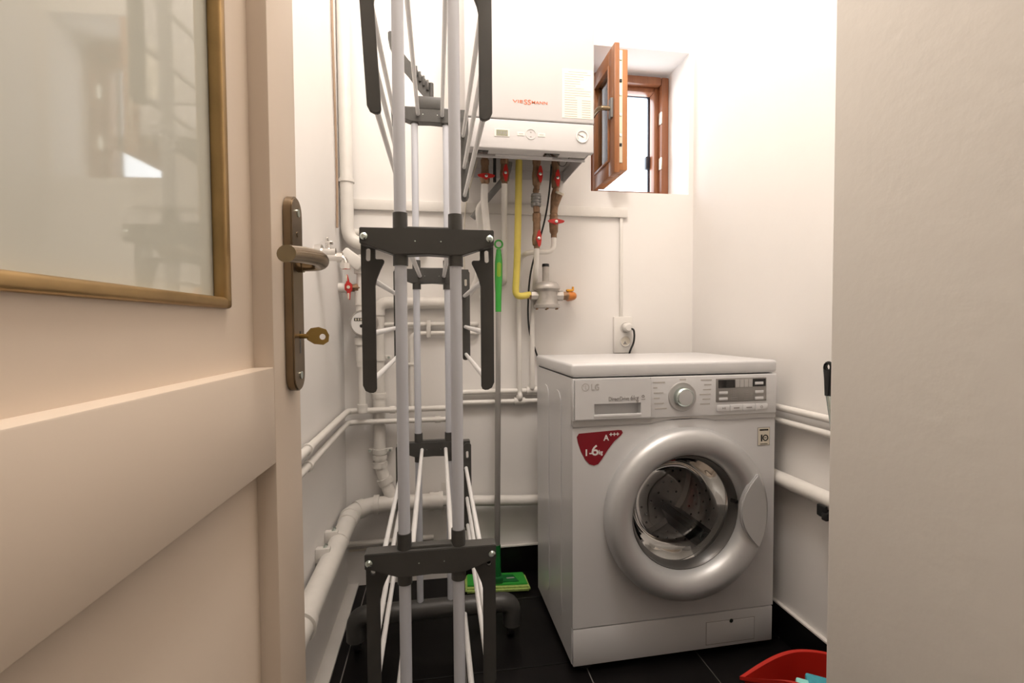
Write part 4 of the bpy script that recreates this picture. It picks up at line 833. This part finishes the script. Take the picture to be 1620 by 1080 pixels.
b = NB(); tube(b, [base+Vector((0, -0.006, -0.015)), base+d_*0.09], [0.014, 0.0125], 16); box(b, base.x-0.020, base.y-0.025, 0.026, base.x+0.020, base.y+0.02, 0.05, 0.006); part('joint', b, DGREEN, t)
b = NB(); prism(b, [(0.090, 1.668), (0.322, 1.648), (0.318, 1.752), (0.094, 1.772)], (0, 0, 0.004), (1, 0, 0), (0, 1, 0), (0, 0, 1), 0.018, 0.006); part('mop_pad', b, LIMEC, t, 'fluffy lime green pad')
b = NB(); prism(b, [(0.098, 1.684), (0.314, 1.665), (0.310, 1.746), (0.102, 1.764)], (0, 0, 0.0215), (1, 0, 0), (0, 1, 0), (0, 0, 1), 0.006, 0.002); MP = part('mop_plate', b, GREEN, t, 'green mop plate')
b = NB(); prism(b, [(0.155, 1.690), (0.285, 1.680), (0.270, 1.730), (0.160, 1.742)], (0, 0, 0.0272), (1, 0, 0), (0, 1, 0), (0, 0, 1), 0.003, 0.001); part('plate_inset', b, DGREEN, MP)
b = NB(); prism(b, [(-0.014, -0.004), (0.014, -0.004), (0.012, 0.003), (-0.016, 0.003)], (0.258, 1.707, 0.0300), (1, 0, 0), (0, 1, 0), (0, 0, 1), 0.0006); part('plate_print', b, INKL, MP)

# ------------------------------------------------------------------ bucket behind the wall corner, sponge, long-handled brush
t = thing('bucket', 'red plastic bucket with a pouring lip behind the near wall corner', 'bucket', (0.775, 0.80, 0))
RIM = [(.598, .851, .25), (.66, .876, .25), (.715, .894, .25), (.763, .9, .25), (.81, .887, .25), (.85, .855, .25), (.872, .80, .26), (.868, .74, .28), (.84, .69, .30), (.79, .655, .31), (.735, .655, .31), (.69, .685, .31), (.66, .725, .308), (.640, .768, .298), (.618, .812, .272)]
RIM = [Vector(p) for p in RIM]; rim = []
for k in range(len(RIM)):
    p0, p1, p2, p3 = RIM[k-1], RIM[k], RIM[(k+1) % len(RIM)], RIM[(k+2) % len(RIM)]
    if k == 0: p0 = p1
    if k == len(RIM)-1: p3 = p2
    for q in range(5):
        u_ = q/5; rim.append(0.5*((2*p1)+(p2-p0)*u_+(2*p0-5*p1+4*p2-p3)*u_*u_+(3*p1-p0-3*p2+p3)*u_**3))
bc = Vector((0.752, 0.785, 0)); n_ = len(rim); b = NB(); loops = []
for (f_, z_, off) in ((0, 0.0, 0), (0.03, 0.006, 0.004), (0.5, 0.13, 0), (0.97, 0.97, 0), (1.0, 0.972, 0.006), (1.0, 1.0, 0.006), (0.99, 1.0, -0.002), (0.5, 0.13, -0.004), (0.03, 0.012, 0.0)):
    lp = []
    for p in rim:
        d_ = (p-bc); d_.z = 0; u_ = d_.normalized(); v = bc+u_*0.085
        q = v.lerp(Vector((p.x, p.y, 0)), f_) + u_*off
        q.z = p.z*z_ if z_ > 0.5 else z_
        lp.append(b.verts.new(q))
    loops.append(lp)
for i in range(len(loops)-1):
    for k in range(n_): b.faces.new((loops[i][k], loops[i][(k+1) % n_], loops[i+1][(k+1) % n_], loops[i+1][k]))
b.faces.new(loops[0][::-1]); b.faces.new(loops[-1]); part('bucket_body', b, REDB, t)
t = thing('sponge_wiper', 'aqua and teal sponge wiper lying in the red bucket', 'sponge', (0.74, 0.79, 0.2))
c1 = at(1274, 1074, Z=0.285); c2 = at(1297, 1070, Z=0.285)
R_ = Matrix.Rotation(math.radians(-35), 3, 'Z')
b = NB(); box(b, c2.x-0.024, c2.y-0.030, 0.20, c2.x+0.045, c2.y+0.004, 0.285, 0.004, rot=R_, piv=c2); part('cloth', b, TEAL, t)
b = NB(); box(b, c1.x-0.016, c1.y-0.035, 0.19, c1.x+0.008, c1.y+0.002, 0.285, 0.004, rot=R_, piv=c1); part('foam', b, AQUA, t)
t = thing('long_brush', 'cleaning brush with a black hooked handle leaning on the right wall', 'brush', (0.95, 0.955, 0))
h0 = at(1311, 579, X=0.950); h1 = at(1312, 625, X=0.950)
d_ = (h1-h0); foot = Vector((0.955, 0.900, 0.04))
b = NB()
ring_c = h0 + Vector((0, 0, 0.002)); ydir = Vector((0, 1, 0))
prism(b, [(-0.013, 0.004), (-0.010, 0.012), (0, 0.016), (0.010, 0.012), (0.0135, 0.0), (0.010, -0.030), (0.0075, -0.072), (-0.0075, -0.072), (-0.010, -0.030)], h0-Vector((0.006, 0, 0.004)), (0, 1, 0), (0, 0, 1), (1, 0, 0), 0.012, 0.003, holes=[arc(0, 0.002, 0.0068, 0, 330, 11)])
part('handle_sleeve', b, RUBBER, t)
b = NB(); cyl(b, h0+Vector((0, 0, -0.07)), foot, 0.0055, 12); part('shaft', b, STEEL, t)
b = NB(); box(b, foot.x-0.03, foot.y-0.05, 0.0, foot.x+0.03, foot.y+0.05, 0.05, 0.008); part('brush_head', b, RUBBER, t)
